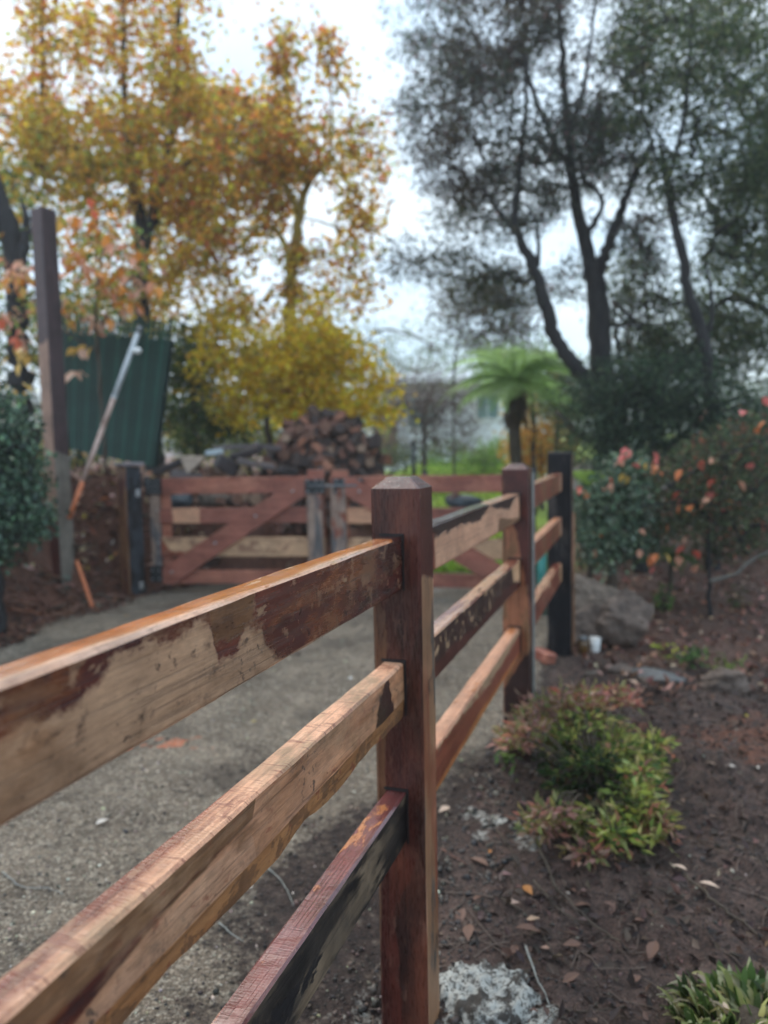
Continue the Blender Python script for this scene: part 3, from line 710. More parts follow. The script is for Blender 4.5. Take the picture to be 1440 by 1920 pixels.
# hinge side hardware of the left gate
hw = MB(); hw.box((-.045, -.02, 1.0), (.16, .02, .17)); hw.tube([(-.12, -.03, .90), (-.12, -.03, 1.10)], .018, 8)
o = hw.build('hinge', M['blackiron'], gl)
for dx in (-.09, -.045, 0.0):
    for dz in (.95, 1.0, 1.05): bolt(gl, dx, -.03, dz, .009)
hw = MB(); hw.box((-.05, -.02, .10), (.13, .02, .17)); o = hw.build('hinge', M['blackiron'], gl)
for dx in (-.09, -.02):
    for dz in (.05, .14): bolt(gl, dx, -.03, dz, .010)
ms = MB(); ms.box((-.055, .02, .46), (.10, .05, .90), bev=.006); o = ms.build('hinge_board', gate_grey, gl); o['label'] = 'grey bolted board beside the hinge post'
for z_ in (.2, .32, .42, .6, .75): bolt(gl, -.02, -.006, z_, .009)
# latch across the meeting stiles, carried by the left gate
Lg = (Vector((GL1.x, GL1.y, 0))-Vector((GL0.x, GL0.y, 0))).length
lt = empty('latch', (0, 0, 0)); lt.parent = gl
m_ = MB(); m_.box((Lg-.075, -.047, .98), (.20, .014, .14)); m_.build('plate', M['blackiron'], lt)
m_ = MB(); m_.tube([(Lg-.14, -.07, .985), (Lg+.36, -.07, .985)], .012, 8); m_.build('slide_bolt', M['iron'], lt)
m_ = MB(); m_.box((Lg+.26, -.050, .98), (.30, .014, .15)); m_.build('plate', M['blackiron'], gr_ and lt)
for dx in (-.15, -.06, .0, .14, .22, .32, .38):
    for dz in (.93, 1.035): bolt(lt, Lg+dx, -.054, dz, .009)

# gate post left, black with brown side, and one hidden behind the fence on the right
blackpost = wood('gate_post_black', BLACK, [((C3(.02, .024, .030), C3(.05, .055, .065)), None, 1, -.03, 7, .5, 3)], axis='z', rough=.5, spec=.2, seed=41, grain=30, hrng=(-.1, .1))
brownside = wood('gate_post_side', BROWN, [(BLACK, None, 1, -.1, 6, .5, 4), (MAHOG, None, 1, -.06, 5, .5, 4)], axis='z', rough=.55, seed=42, grain=30, hrng=(-.1, .1))
def gatepost(p, w, d, z1, rz, label, cap=True):
    g = empty('gate_post', (p.x, p.y, 0), rz, label, 'gate post')
    m = MB(); m.box((0, 0, z1/2-.2), (w, d, z1+.4), bev=.012)
    o = m.build('post', [blackpost, brownside], g)
    for pl in o.data.polygons:
        if pl.normal.x < -.7: pl.material_index = 1
    if cap:
        c = MB(); c.box((0, 0, z1+.022), (w+.06, d+.04, .035), bev=.008); c.build('cap', capmat, g)
    return g
capmat = wood('post_cap_grey', (C3(.12, .10, .11), C3(.25, .22, .23)), [], seed=44, grain=20, rough=.4)
gp = gatepost(W(251, 1100, 7.75), .175, .20, 1.40, R(42), 'black stained gate post with grey cap beside the earth bank')
for (px_, py_) in ((266, 925), (273, 1100)):
    q = W(px_, py_, 7.63); lc = gp.matrix_basis.inverted() @ q
    m = MB(); m.box((lc.x, -.103, lc.z), (.045, .012, .075), bev=.006); m.build('plate', M['bolt'], gp)
q = W(985, 1100, 7.1); gatepost(q, .16, .16, 1.33, R(10), 'square gate post half hidden behind the second fence post', cap=False)

# tall leaning post
tall_l = wood('tall_post_left', (C3(.24, .13, .085), C3(.36, .21, .145)), [(MAHOG, [(-2, .2), (.95, .2), (1.15, -.2), (4, -.2)], 1, .10, 3, .4, 4), ((C3(.05, .022, .022), C3(.09, .045, .04)), [(-2, -.3), (2.45, -.3), (2.9, .0), (3.1, .3), (4, .3)], 1, .12, 3, .4, 4)], axis='z', rough=.5, seed=51, grain=18, hrng=(-.15, .15))
tall_r = wood('tall_post_right', (C3(.030, .014, .015), C3(.065, .034, .036)), [((C3(.12, .105, .085), C3(.22, .19, .155)), [(-2, .3), (1.55, .3), (1.72, -.3), (4, -.3)], 1, .06, 4, .7, 4), ((C3(.12, .14, .11), C3(.2, .22, .18)), [(-2, .3), (.42, .3), (.46, -.3), (4, -.3)], 1, .02, 4, .7, 3)], axis='z', rough=.45, seed=52, grain=18, hrng=(-.15, .15))
b0 = W(121, 1105, 7.55); t0 = W(81, 392, 7.75)
tp = empty('tall_post', (b0.x, b0.y, b0.z-.3), 0, 'tall bare timber post leaning left at the foot of the bank', 'post')
m = MB(); hgt = (t0-b0).length+.3; m.box((0, 0, hgt/2), (.172, .172, hgt), bev=.01); o = m.build('shaft', [tall_l, tall_r, blackpost], tp)
for pl in o.data.polygons:
    pl.material_index = 0 if pl.normal.y < -.7 and False else (1 if (pl.normal.x > .3 or pl.normal.y > .7) else (2 if pl.normal.z > .9 else 0))
zax = (t0-b0).normalized(); tp.rotation_mode = 'QUATERNION'
qq = zax.to_track_quat('Z', 'Y'); tp.rotation_quaternion = Vector((0, 0, 1)).rotation_difference(zax) @ Matrix.Rotation(R(-30), 3, 'Z').to_quaternion()

# pole with insulator leaning on the bank
a, b_ = W(137, 952, 7.5), W(263, 612, 7.9)
pl_ = empty('marker_pole', (a.x, a.y, a.z), 0, 'long thin pole leaning right, white above and orange at its foot, with a white knob', 'pole')
d = b_-a
def seg(f0, f1, r, mat, name='section', lab=None):
    m = MB(); m.tube([tuple(d*f0), tuple(d*((f0+f1)/2)), tuple(d*f1)], r, 10); o = m.build(name, mat, pl_)
    if lab: o['label'] = lab
    return o
M['pole_white'] = plain('pole_white', C3(.42, .45, .47), C3(.60, .63, .64), 20, .4, .1)
M['pole_pink'] = plain('pole_pink', C3(.42, .27, .22), C3(.55, .40, .34), 20, .5, .1)
M['pole_orange'] = plain('pole_orange', C3(.50, .13, .05), C3(.62, .20, .08), 20, .5, .1)
seg(-.06, .14, .024, M['pole_orange'], lab='orange foot'); seg(.1405, .44, .024, M['pole_pink']); seg(.4405, .60, .025, M['pole_pink']); seg(.6005, .97, .026, M['pole_white'])
seg(.962, 1.0, .031, M['iron'], 'cap'); seg(.436, .446, .030, M['pole_pink'], 'collar'); seg(.596, .606, .030, M['pole_white'], 'collar')
m = MB(); k = d*.86; m.tube([tuple(k), tuple(k+Vector((.05, -.02, 0))), tuple(k+Vector((.085, -.03, 0))), tuple(k+Vector((.11, -.035, 0)))], [.01, .032, .036, .012], 10)
o = m.build('knob', M['plastic_white'], pl_)
a, b_ = W(176, 1122, 7.05), W(144, 1052, 7.35); a.z = H1(a.x, a.y)-.03
m = MB(); dd = b_-a; m.tube([(0, 0, 0), tuple(dd*.5), tuple(dd)], [.020, .019, .017], 8)
tag(m.build('orange_stake', M['pole_orange'], loc=a), 'short orange plastic stake leaning on the foot of the tall post', 'stake')

# green slatted screen leaning behind the bank
M['green'] = plain('green_paint', C3(.003, .032, .022), C3(.008, .055, .038), 3, .5, .1)
M['green2'] = plain('green_paint_faded', C3(.006, .052, .036), C3(.016, .09, .062), 3, .5, .1)
M['green_d'] = plain('green_backing', C3(.003, .016, .014), C3(.006, .024, .02), 3, .6, .1)
TL, TR, BR, BL = W(112, 588, 9.2), W(326, 603, 8.9), W(290, 876, 8.7), W(112, 838, 9.0)
gs = empty('green_screen', BL, 0, 'dark green metal screen of upright slats leaning behind the bank', 'screen')
ns = 23
nrm = (TR-TL).cross(BL-TL).normalized()
for i in range(ns):
    f0, f1 = i/ns, (i+.55)/ns
    ja = .02*math.sin(i*2.1)+random.uniform(-.02, .02)
    p00, p10 = BL.lerp(BR, f0), BL.lerp(BR, f1); p01, p11 = TL.lerp(TR, f0), TL.lerp(TR, f1)
    up = (p01-p00).normalized()*ja
    m = MB(); q4 = [p00, p10, p11+up, p01+up]
    vv = [tuple(p-BL-nrm*.012) for p in q4]+[tuple(p-BL+nrm*.012) for p in q4]
    m.add(vv, [(0, 1, 2, 3), (7, 6, 5, 4), (0, 4, 5, 1), (1, 5, 6, 2), (2, 6, 7, 3), (3, 7, 4, 0)], 0, False)
    m.build('slat', M['green' if i % 3 else 'green2'], gs)
for f in (.16, .5, .86):
    a, b_ = BL.lerp(TL, f)-BL, BR.lerp(TR, f)-BL; m = MB(); off = nrm*.03
    if (off.y < 0): off = -off
    m.tube([tuple(a+off), tuple((a+b_)/2+off), tuple(b_+off)], .018, 6); m.build('crossbar', M['green_d'], gs)
# sheet behind the slats
off = nrm*(.055 if nrm.y > 0 else -.055)
q4 = [BL, BR, BR.lerp(TR, .88), BL.lerp(TL, .88)]; vv = [tuple(p-BL+off) for p in q4]+[tuple(p-BL+off*1.15) for p in q4]
m = MB(); m.add(vv, [(0, 1, 2, 3), (7, 6, 5, 4), (0, 4, 5, 1), (1, 5, 6, 2), (2, 6, 7, 3), (3, 7, 4, 0)], 0, False); m.build('backing_sheet', M['green_d'], gs)

# ---------------------------------------------------------------- firewood and old timber behind the gates
def log_mesh(kind, s):
    r_ = random.Random(s); m = MB(); L = r_.uniform(.26, .36); n = 7
    if kind == 'round': prof = [(math.cos(a)*.062*r_.uniform(.9, 1.1), math.sin(a)*.062*r_.uniform(.9, 1.1)) for a in [i/n*2*math.pi for i in range(n)]]
    elif kind == 'wedge': prof = [(-.02, -.045), (.075, -.04), (.085, .005), (.065, .045), (.03, .07), (-.01, .075)]
    else: prof = [(-.075, -.03), (.07, -.035), (.075, .02), (.02, .045), (-.06, .03)]
    k = len(prof); V = []
    for i, x in enumerate((-.5, -.2, .2, .5)):
        for (y, z) in prof: V.append((x*L, y*r_.uniform(.93, 1.07), z*r_.uniform(.93, 1.07)))
    f = [(i*k+j, i*k+(j+1) % k, (i+1)*k+(j+1) % k, (i+1)*k+j) for i in range(3) for j in range(k)]
    m.add(V, f+[tuple(range(k))[::-1], tuple(range(3*k, 4*k))], [0]*len(f)+[1, 1], False)
    return m
def logmats(i):
    fb = [M['firebark'], M['firebark2'], M['firebark3']][i % 3]; fe = [M['fireend'], M['fireend2'], M['firebark3'], M['firebark2'], M['fireend'], M['firebark3'], M['fireend3']][i % 7]
    return [fb, fe]
M['firebark2'] = plain('firewood_split', C3(.09, .035, .024), C3(.22, .10, .07), 14, .7, .6, 50, .01, stretch=(.3, 1, 1))
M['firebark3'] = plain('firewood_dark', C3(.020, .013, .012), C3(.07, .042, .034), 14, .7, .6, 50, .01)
M['fireend2'] = plain('firewood_end_orange', C3(.16, .055, .03), C3(.30, .12, .065), 18, .7, .5, 70, .006)
M['fireend3'] = plain('firewood_end_pale', C3(.15, .09, .055), C3(.32, .20, .13), 18, .7, .5, 70, .006)
protos = []
for i in range(12):
    o = log_mesh(('round', 'wedge', 'slab')[i % 3], i).build('log', logmats(i)); protos.append(o)
used = [0]*12
def place_log(loc, rot, scale, label, group, idx):
    i = idx % 12
    if used[i] == 0: o = protos[i]
    else: o = protos[i].copy(); COL.objects.link(o)
    used[i] = 1
    o.location = loc; o.rotation_euler = rot; o.scale = (scale,)*3
    return tag(o, label, 'firewood log', group)
hc = W(612, 890, 9.75); hx0, hy0, hz0 = hc.x, 9.75, H1(hc.x, 9.75)
topz = W(612, 776, 9.6).z
cnt = 0
for k in range(250):
    ph = random.uniform(-1.9, 1.9); el = math.asin(random.random()**.8*.999)
    if k < 25: ph = random.uniform(-1.2, 1.2); el = random.uniform(1.0, 1.5)
    rr = random.uniform(.86, 1.02)
    ax, ay, az = .80, .75, (topz-.62)
    x = hx0+math.sin(ph)*math.cos(el)*ax*rr; y = hy0-math.cos(ph)*math.cos(el)*ay*rr; z = .60+math.sin(el)*az*rr
    if z < H1(x, y)+.03: z = H1(x, y)+.05
    yaw = math.pi/2+ph*.25+random.gauss(0, .8)
    place_log((x, y, z), (random.uniform(-3, 3), random.gauss(0, .4), yaw), random.uniform(.85, 1.25), 'split firewood log in the heaped woodpile behind the gates', 'firewood logs heaped behind the gates', random.randrange(12))
    cnt += 1
# dark heart of the heap: dark boxes packed inside
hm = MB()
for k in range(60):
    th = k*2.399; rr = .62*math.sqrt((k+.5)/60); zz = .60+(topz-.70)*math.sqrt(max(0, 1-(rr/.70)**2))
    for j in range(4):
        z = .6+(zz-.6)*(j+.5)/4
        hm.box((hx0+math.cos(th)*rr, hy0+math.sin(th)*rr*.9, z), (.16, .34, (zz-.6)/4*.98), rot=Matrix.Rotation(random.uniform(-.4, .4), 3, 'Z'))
tag(hm.build('core_firewood', M['firebark3']), 'dark firewood packed in the middle of the heap', 'firewood', kind='stuff')

M['old_board'] = wood('old_board', (C3(.07, .055, .055), C3(.17, .14, .135)), [(BROWN, None, 1, -.12, 7, .6, 3)], seed=61, grain=22, rough=.6)
M['dark_board'] = wood('dark_board', (C3(.025, .02, .022), C3(.07, .055, .055)), [(REDB, None, 1, -.16, 7, .6, 3)], seed=62, grain=22, rough=.55)
M['pale_board'] = wood('pale_board', (C3(.38, .28, .21), C3(.55, .44, .35)), [], seed=63, grain=22, rough=.6)
M['painted_board'] = plain('painted_board', C3(.30, .38, .42), C3(.50, .56, .58), 10, .5, .2)
def offcut(px, py, Yd, size, rot, mat, label, name='timber_offcut', cat='timber'):
    p = W(px, py, Yd); m = MB(); m.box((0, 0, 0), size, bev=min(size)*.12)
    o = m.build(name, mat, loc=p); o.rotation_euler = [R(a) for a in rot]
    return tag(o, label, cat, 'old timber dumped behind the left gate')
offcut(480, 870, 8.75, (.42, .16, .05), (10, 12, 15), M['old_board'], 'wide grey board lying above the gate rail left of the woodpile')
offcut(460, 850, 8.9, (.38, .12, .09), (20, -14, -20), M['dark_board'], 'dark beam end resting above the wide grey board')
offcut(402, 848, 9.0, (.20, .14, .06), (0, -6, 10), M['painted_board'], 'pale blue painted block on top of the dumped timber')
offcut(425, 872, 8.8, (.26, .20, .16), (15, 30, 30), M['dark_board'], 'thick black chunk right of the pale blue block')
offcut(350, 892, 8.65, (.34, .14, .10), (0, 10, 50), M['old_board'], 'grey block end left under the pale wedge')
offcut(318, 875, 8.8, (.40, .12, .07), (0, -22, -15), M['dark_board'], 'dark plank nearest the green screen')
offcut(500, 838, 9.1, (.36, .10, .06), (0, 8, 40), M['old_board'], 'narrow board tucked against the woodpile')
offcut(440, 838, 9.25, (.5, .12, .05), (0, -3, 5), M['old_board'], 'long thin board at the back of the dumped timber')
offcut(540, 882, 8.7, (.30, .10, .07), (0, 5, 60), M['dark_board'], 'short black stub in front of the woodpile')
p = W(362, 868, 8.62); m = MB(); tri = [(-.14, 0, .085), (.155, 0, .075), (.06, 0, -.02), (-.055, 0, -.12)]
m.add([(a, -.05, c) for a, b, c in tri]+[(a*.9, .09, c*.9) for a, b, c in tri], [(0, 1, 2, 3)[::-1], (4, 5, 6, 7), (0, 4, 7, 3)[::-1], (0, 1, 5, 4), (1, 2, 6, 5), (2, 3, 7, 6)], 0, False)
tag(m.build('wood_wedge', M['pale_board'], loc=p), 'pale triangular wedge of wood with its point down above the left gate', 'timber', 'old timber dumped behind the left gate')
# logs seen between the gate rails
for k, (px, py, s) in enumerate([(440, 938, 1.1), (462, 942, 1.0), (484, 936, 1.1), (452, 948, .9), (505, 944, 1.0), (425, 940, .9), (470, 930, 1.0), (850, 935, 1.0), (700, 970, 1.1), (560, 1058, 1.0), (545, 1062, .8), (690, 940, 1.0), (660, 1000, 1.), (530, 990, 1.), (390, 1050, 1.)]):
    q = W(px, py, 8.4); place_log(q, (random.uniform(-1, 1), .1, math.pi/2+random.gauss(0, .2)), s, 'firewood log seen between the rails of the gates', 'logs showing between the gate rails', 2*k+1 if k % 2 else 3*k)
M['tarp'] = plain('blue_tarp', C3(.012, .018, .024), C3(.045, .058, .07), 6, .4, .6, 14, .03)
def lump(px, py, Yd, r, mat, name, label, cat, seed=0, sub=3, amp=.25, sc=(1, 1, 1), ground=False):
    import bmesh
    bm = bmesh.new(); bmesh.ops.create_icosphere(bm, subdivisions=sub, radius=1)
    for v in bm.verts:
        c = v.co; e = 1+amp*float(fbm(c.x*1.3+seed, c.y*1.3+c.z*1.7, 1.2, 4, seed % 4))*1.3
        c.x = round(c.x*4)/4*.35+c.x*.65
        v.co = Vector((c.x*r*sc[0]*e, c.y*r*sc[1]*e, c.z*r*sc[2]*e))
    me = bpy.data.meshes.new(name); bm.to_mesh(me); bm.free(); me.materials.append(mat)
    o = bpy.data.objects.new(name, me); p = W(px, py, Yd); o.location = p
    if ground: o.location.z = H1(p.x, p.y)+r*sc[2]*.35
    link(o); return tag(o, label, cat)
lump(335, 938, 8.35, .13, M['tarp'], 'tarpaulin', 'crumpled dark blue tarpaulin seen through the top gap of the left gate', 'tarpaulin', 1, sc=(1.3, .8, .8))
lump(870, 942, 8.3, .12, M['tarp'], 'rubbish_bag', 'dark bag seen through the top gap of the right gate', 'bag', 2, sc=(1.9, .8, .7))
lump(400, 935, 8.5, .13, M['rock'], 'stone', 'grey stone seen through the top gap of the left gate', 'stone', 3, sc=(1.4, .8, .8))

# ---------------------------------------------------------------- vegetation
Yw, Og, Rd, Gr, Ol, Sal = C3(.86, .62, .07), C3(.84, .42, .09), C3(.68, .20, .11), C3(.18, .30, .08), C3(.50, .48, .12), C3(.62, .27, .17)
def grow(base_nodes, base_r, targets, jit=.06, seg=4, rmin=.004, k=.0045, mb=None, sides=4, bias=.35):
    """joins every target to the nearest node already grown, like twigs and branchlets"""
    nodes = [np.array(p) for p in base_nodes]; parent = [-1]*len(nodes); nbase = len(nodes)
    T = np.array(targets); b0_ = np.mean(nodes, 0)
    dmin = np.min(np.linalg.norm(T[:, None]-np.array(nodes)[None], axis=2), axis=1)
    order = np.argsort(dmin); mids = {}
    for i in order:
        A = np.array(nodes); dv = A-T[i]; dd = np.linalg.norm(dv, axis=1)*(1+bias*np.maximum(0, dv[:, 2])/(np.linalg.norm(dv, axis=1)+1e-6))
        j = int(np.argmin(dd)); nodes.append(T[i]); parent.append(j)
    wgt = np.ones(len(nodes))
    for i in range(len(nodes)-1, nbase-1, -1):
        wgt[parent[i]] += wgt[i]
    for i in range(nbase, len(nodes)):
        a, b = nodes[parent[i]], nodes[i]; L_ = np.linalg.norm(b-a)
        if L_ < 1e-4: continue
        t = np.linspace(0, 1, seg)[:, None]; q = a+(b-a)*t
        q[1:-1] += rng.normal(size=(seg-2, 3))*L_*jit; q[1:-1, 2] += L_*.05
        r1 = max(rmin, k*math.sqrt(wgt[i])); r0 = min(r1*1.25, base_r if parent[i] < nbase else r1*1.4)
        mb.tube(q, np.linspace(r0, r1*.85, seg), sides, cap=False)
def blobs(lst, per):
    """lst: (px, py, rx, ry, Y, dY, count): clump centres spread inside ellipses seen at depth Y"""
    P = []; K = []
    for i, (px, py, rx, ry, Yd, dY, n) in enumerate(lst):
        for _ in range(n):
            a = random.uniform(0, 2*math.pi); r_ = math.sqrt(random.random())*random.uniform(.85, 1.12)
            P.append(W(px+math.cos(a)*r_*rx, py+math.sin(a)*r_*ry, Yd+random.uniform(-1, 1)*dY)[:]); K.append(i)
    return np.array(P), np.array(K)
def leaves_at(P, K, n, spread, flat=.7):
    Q = np.repeat(P, n, 0)+rng.normal(size=(len(P)*n, 3))*np.array([spread, spread, spread*flat]); return Q, np.repeat(K, n)
def tree(label, trunks, lst, n, spread, size, colf, bark, cat='tree', name='tree', aspect=.5, group=None, leaf='leaf', k=.0045, rmin=.004, flat=.7, droop=.3, twig_mat=None, thin=None, base=None, leafname='crown', trunkname='trunk', lf=0.0, tjit=.06):
    """trunks: list of ([(px,py,Y)..], [radius..]); lst: clump ellipses; colf(P,K) gives one colour for each leaf"""
    p0 = base or W(*trunks[0][0][0]); root = empty(name, (p0.x, p0.y, p0.z), 0, label, cat, group)
    off = np.array([p0.x, p0.y, p0.z]); mb_ = MB(); nodes = []; rb = .02
    for pts, rad in trunks:
        P3 = [W(*q)[:] if len(q) == 3 else tuple(q[:3]) for q in pts]
        if pts is trunks[0][0]:
            hg = H1(P3[0][0], P3[0][1])
            if P3[0][2] > hg-.05: P3 = [(P3[0][0]+.02, P3[0][1], hg-.12)]+P3; rad = [rad[0]*1.25]+list(rad)
            elif P3[1][2] > hg: P3[0] = (P3[0][0], P3[0][1], hg-.12)
        q, r_ = smooth_path(P3, rad, 6)
        q = q+rng.normal(size=q.shape)*np.minimum(r_, .05)[:, None]*.22
        mb_.tube(q-off, r_, 10, jit=.06); nodes += list(q[2:]); rb = max(rad)
    if lst:
        P, K = blobs(lst, n)
        if thin is not None: m = thin(P); P, K = P[m], K[m]
        tb = MB() if twig_mat else mb_
        grow([q-off for q in nodes], rb*.5, P-off, k=k, rmin=rmin, mb=tb, jit=tjit)
        if twig_mat: tb.build('twigs', twig_mat, root)
        if n:
            Q, KK = leaves_at(P, K, n, spread, flat)
            if thin is not None: Q = Q[:]
            leafcloud(leafname, Q-off, size, colf(Q, KK), M[leaf], root, aspect=aspect, droop=droop, flat=lf)
    mb_.build(trunkname, bark, root)
    return root
def zmix(Q, lo, hi, z0, z1, var=.2, extra=None):
    """colours that turn from one leaf palette to another with height and by drifts through the crown"""
    t = (Q[:, 2]-z0)/(z1-z0)+.9*fbm(Q[:, 0]*1.0+Q[:, 1], Q[:, 2]+Q[:, 1]*.5, .8, 3, 3)+.25*rng.normal(size=len(Q))
    t = np.clip(t, 0, 1)[:, None]
    a = pal(len(Q), *lo, var=var); b = pal(len(Q), *hi, var=var)
    c = a*(1-t)+b*t
    return np.clip(c, .004, .9)
LOW = ([Yw, Ol, Gr, C3(.40, .42, .07), Og], [4, 4, 2.2, 2, .5])
HIGH = ([Og, Rd, Yw, Ol, C3(.62, .26, .09)], [4, .8, 4, 2.2, 1.6])
def autumn(Q, K):
    c = zmix(Q, LOW, HIGH, 2.2, 6.4); g = sst((-2.6-Q[:, 0])/2.5+1.2*fbm(Q[:, 0], Q[:, 2], .9, 3, 1))*sst((5.2-Q[:, 2])/1.5)
    return c*(1-.75*g[:, None])+.75*g[:, None]*pal(len(Q), [Gr, Ol, C3(.20, .28, .11)])
gaps = lambda P: (fbm(P[:, 0]+P[:, 1]*.5, P[:, 2]+P[:, 1]*.3, 1.7, 3, 2)+rng.uniform(-.15, .15, len(P))+.5*(P[:, 2] > 6.7)*(P[:, 0] > -2)) > -.17
# autumn tree on the left with the dark trunk
tree('tall autumn tree with dark trunk and orange and olive leaves, behind the green screen',
     [([(290, 860, 11.8), (268, 620, 11.9), (266, 470, 12), (250, 340, 12.1), (165, 300, 12.2)], [.16, .12, .11, .09, .05]),
      ([(267, 480, 12), (300, 350, 12.1), (330, 200, 12.2), (335, 20, 12.3), (340, -120, 12.4)], [.10, .07, .05, .04, .02]),
      ([(252, 345, 12), (235, 200, 12.1), (232, 40, 12.2), (230, -110, 12.4)], [.07, .05, .03, .02]),
      ([(170, 300, 12.2), (90, 230, 12.3), (80, 60, 12.4), (75, -100, 12.4)], [.06, .05, .03, .02]),
      ([(262, 385, 12.1), (330, 330, 12.2), (400, 250, 12.3)], [.06, .05, .03])],
     [(10, 260, 70, 120, 12.4, .8, 50), (80, 120, 30, 170, 12.3, .5, 64), (80, -60, 22, 90, 12.3, .4, 16), (158, 110, 22, 90, 12.4, .5, 18), (232, 60, 36, 170, 12.2, .5, 46), (340, 60, 46, 170, 12.2, .6, 90), (345, -90, 50, 90, 12.3, .6, 30), (160, 20, 14, 60, 12.4, .4, 8), (290, 60, 14, 120, 12.4, .4, 12),
      (60, 330, 110, 110, 12.2, 1.0, 90), (180, 270, 120, 90, 12.3, 1.0, 100), (310, 270, 110, 110, 12.2, 1.0, 120), (400, 210, 60, 60, 12.2, .8, 44), (230, 440, 160, 120, 12.6, 1.0, 140), (370, 360, 80, 70, 12.4, .8, 60),
      (-60, 250, 90, 200, 12.6, 1.0, 45), (150, 520, 150, 90, 12.8, .9, 60), (330, 560, 90, 90, 12.4, .8, 55), (-40, 500, 90, 120, 13, .8, 30)],
     24, .15, .100, autumn, M['bark_dark'], aspect=.75, k=.004, thin=gaps)
# autumn tree in the middle with the mossy trunk
MID = ([Yw, C3(.60, .38, .03), Ol, C3(.26, .28, .05), Og], [4, 3, 2.5, 1.6, 1])
def autumn2(Q, K): return zmix(Q, MID, ([Og, Ol, C3(.38, .18, .05), Yw, Rd], [4, 3, 3, 2, .7]), 2.2, 5.2)
tree('autumn tree with a mossy yellow trunk and orange leaves, behind the woodpile',
     [([(558, 880, 11.0), (545, 700, 11.1), (545, 560, 11.2), (556, 440, 11.3), (575, 350, 11.4), (620, 300, 11.4)], [.10, .095, .085, .075, .05, .03]),
      ([(550, 500, 11.2), (500, 420, 11.4), (405, 510, 11.6)], [.045, .035, .02]), ([(560, 400, 11.3), (520, 330, 11.2), (470, 300, 11.2)], [.05, .04, .02]),
      ([(580, 345, 11.4), (545, 210, 11.4), (532, 60, 11.5)], [.035, .02, .008]), ([(620, 300, 11.4), (622, 180, 11.5), (615, 60, 11.5)], [.025, .014, .006])],
     [(532, 110, 10, 80, 11.5, .1, 24), (614, 130, 9, 70, 11.5, .1, 18), (645, 160, 12, 40, 11.5, .1, 4), (480, 200, 70, 40, 11.5, .6, 22), (480, 270, 90, 70, 11.4, .9, 80), (590, 270, 90, 70, 11.4, .9, 84), (670, 300, 60, 90, 11.4, .8, 70),
      (440, 400, 110, 90, 11.6, .9, 96), (560, 360, 100, 60, 11.4, .9, 66), (650, 420, 70, 90, 11.4, .7, 44), (610, 500, 100, 80, 11.5, .7, 36), (380, 500, 90, 70, 11.6, .8, 56), (440, 600, 90, 60, 11.6, .8, 50), (545, 520, 14, 70, 11.1, .12, 14), (640, 590, 60, 60, 11.5, .5, 7)],
     24, .14, .092, autumn2, M['bark_moss'], aspect=.75, k=.0038, thin=gaps)
# bright yellow low crown in front
tree('small maple with bright yellow leaves hanging over the woodpile',
     [([(520, 900, 10.9), (500, 780, 10.8), (530, 690, 10.6), (600, 650, 10.5)], [.05, .04, .03, .018]), ([(500, 780, 10.8), (450, 700, 10.9), (400, 650, 11)], [.035, .025, .012])],
     [(560, 610, 60, 40, 10.6, .5, 26), (600, 670, 90, 50, 10.5, .6, 90), (640, 730, 75, 42, 10.4, .5, 84), (560, 730, 70, 45, 10.6, .5, 36), (695, 765, 34, 22, 10.3, .2, 12), (715, 700, 20, 30, 10.4, .2, 6), (600, 775, 90, 14, 10.2, .3, 14), (500, 660, 70, 50, 10.8, .6, 34), (440, 690, 80, 60, 11.0, .6, 42), (470, 760, 70, 50, 10.9, .4, 26), (390, 620, 60, 60, 11.1, .5, 26)],
     24, .14, .088, lambda Q, K: zmix(Q, ([C3(.90, .62, .04), C3(.86, .52, .04), C3(.76, .60, .06), C3(.50, .52, .07)], [6, 4, 2, 1]), ([C3(.86, .60, .05), Yw, Ol, Og], [3, 4, 2, .6]), 1.7, 3.8), M['bark_brown'], aspect=.8, k=.003, lf=.3, thin=gaps)
# green understorey behind the screen and woodpile
green_mid = lambda Q, K: pal(len(Q), [C3(.045, .085, .030), C3(.08, .13, .04), C3(.13, .18, .05), C3(.28, .26, .05)], [4, 4, 2, .7])
tree('dark green bush between the green screen and the yellow maple',
     [([(370, 900, 11.3), (365, 780, 11.3), (360, 700, 11.3)], [.05, .04, .02])],
     [(360, 740, 55, 110, 11.3, .5, 80), (400, 800, 80, 50, 11.4, .4, 40), (335, 660, 40, 60, 11.4, .4, 25)], 34, .12, .075, green_mid, M['bark_brown'], cat='bush', name='bush', k=.003)
tree('wide green hedge of mixed trees far behind the green screen',
     [([(150, 900, 15), (150, 780, 15), (160, 640, 15)], [.08, .06, .03]), ([(300, 900, 15), (300, 780, 15), (310, 660, 15)], [.08, .06, .03])],
     [(60, 700, 140, 150, 15, .7, 110), (240, 700, 140, 140, 15, .7, 130), (380, 800, 80, 60, 15.4, .5, 40), (120, 840, 160, 40, 14.6, .5, 70), (-80, 600, 90, 200, 15, .7, 60)], 26, .22, .11, lambda Q, K: pal(len(Q), [C3(.06, .11, .04), Ol, C3(.12, .18, .06), Og], [4, 2, 4, .6]), M['bark_dark'], name='hedge', cat='hedge', k=.004)
tree('low olive and yellow thicket behind the woodpile',
     [([(470, 900, 13.2), (470, 830, 13.2), (480, 780, 13.2)], [.05, .04, .02])],
     [(460, 820, 130, 50, 13.2, .6, 90), (600, 800, 120, 70, 13.4, .6, 60), (520, 720, 150, 60, 13.6, .6, 60)], 30, .16, .08, lambda Q, K: pal(len(Q), [Gr, Ol, C3(.35, .22, .05), C3(.11, .15, .05)], [3, 3, 1, 3]), M['bark_brown'], cat='bush', name='bush', k=.003)
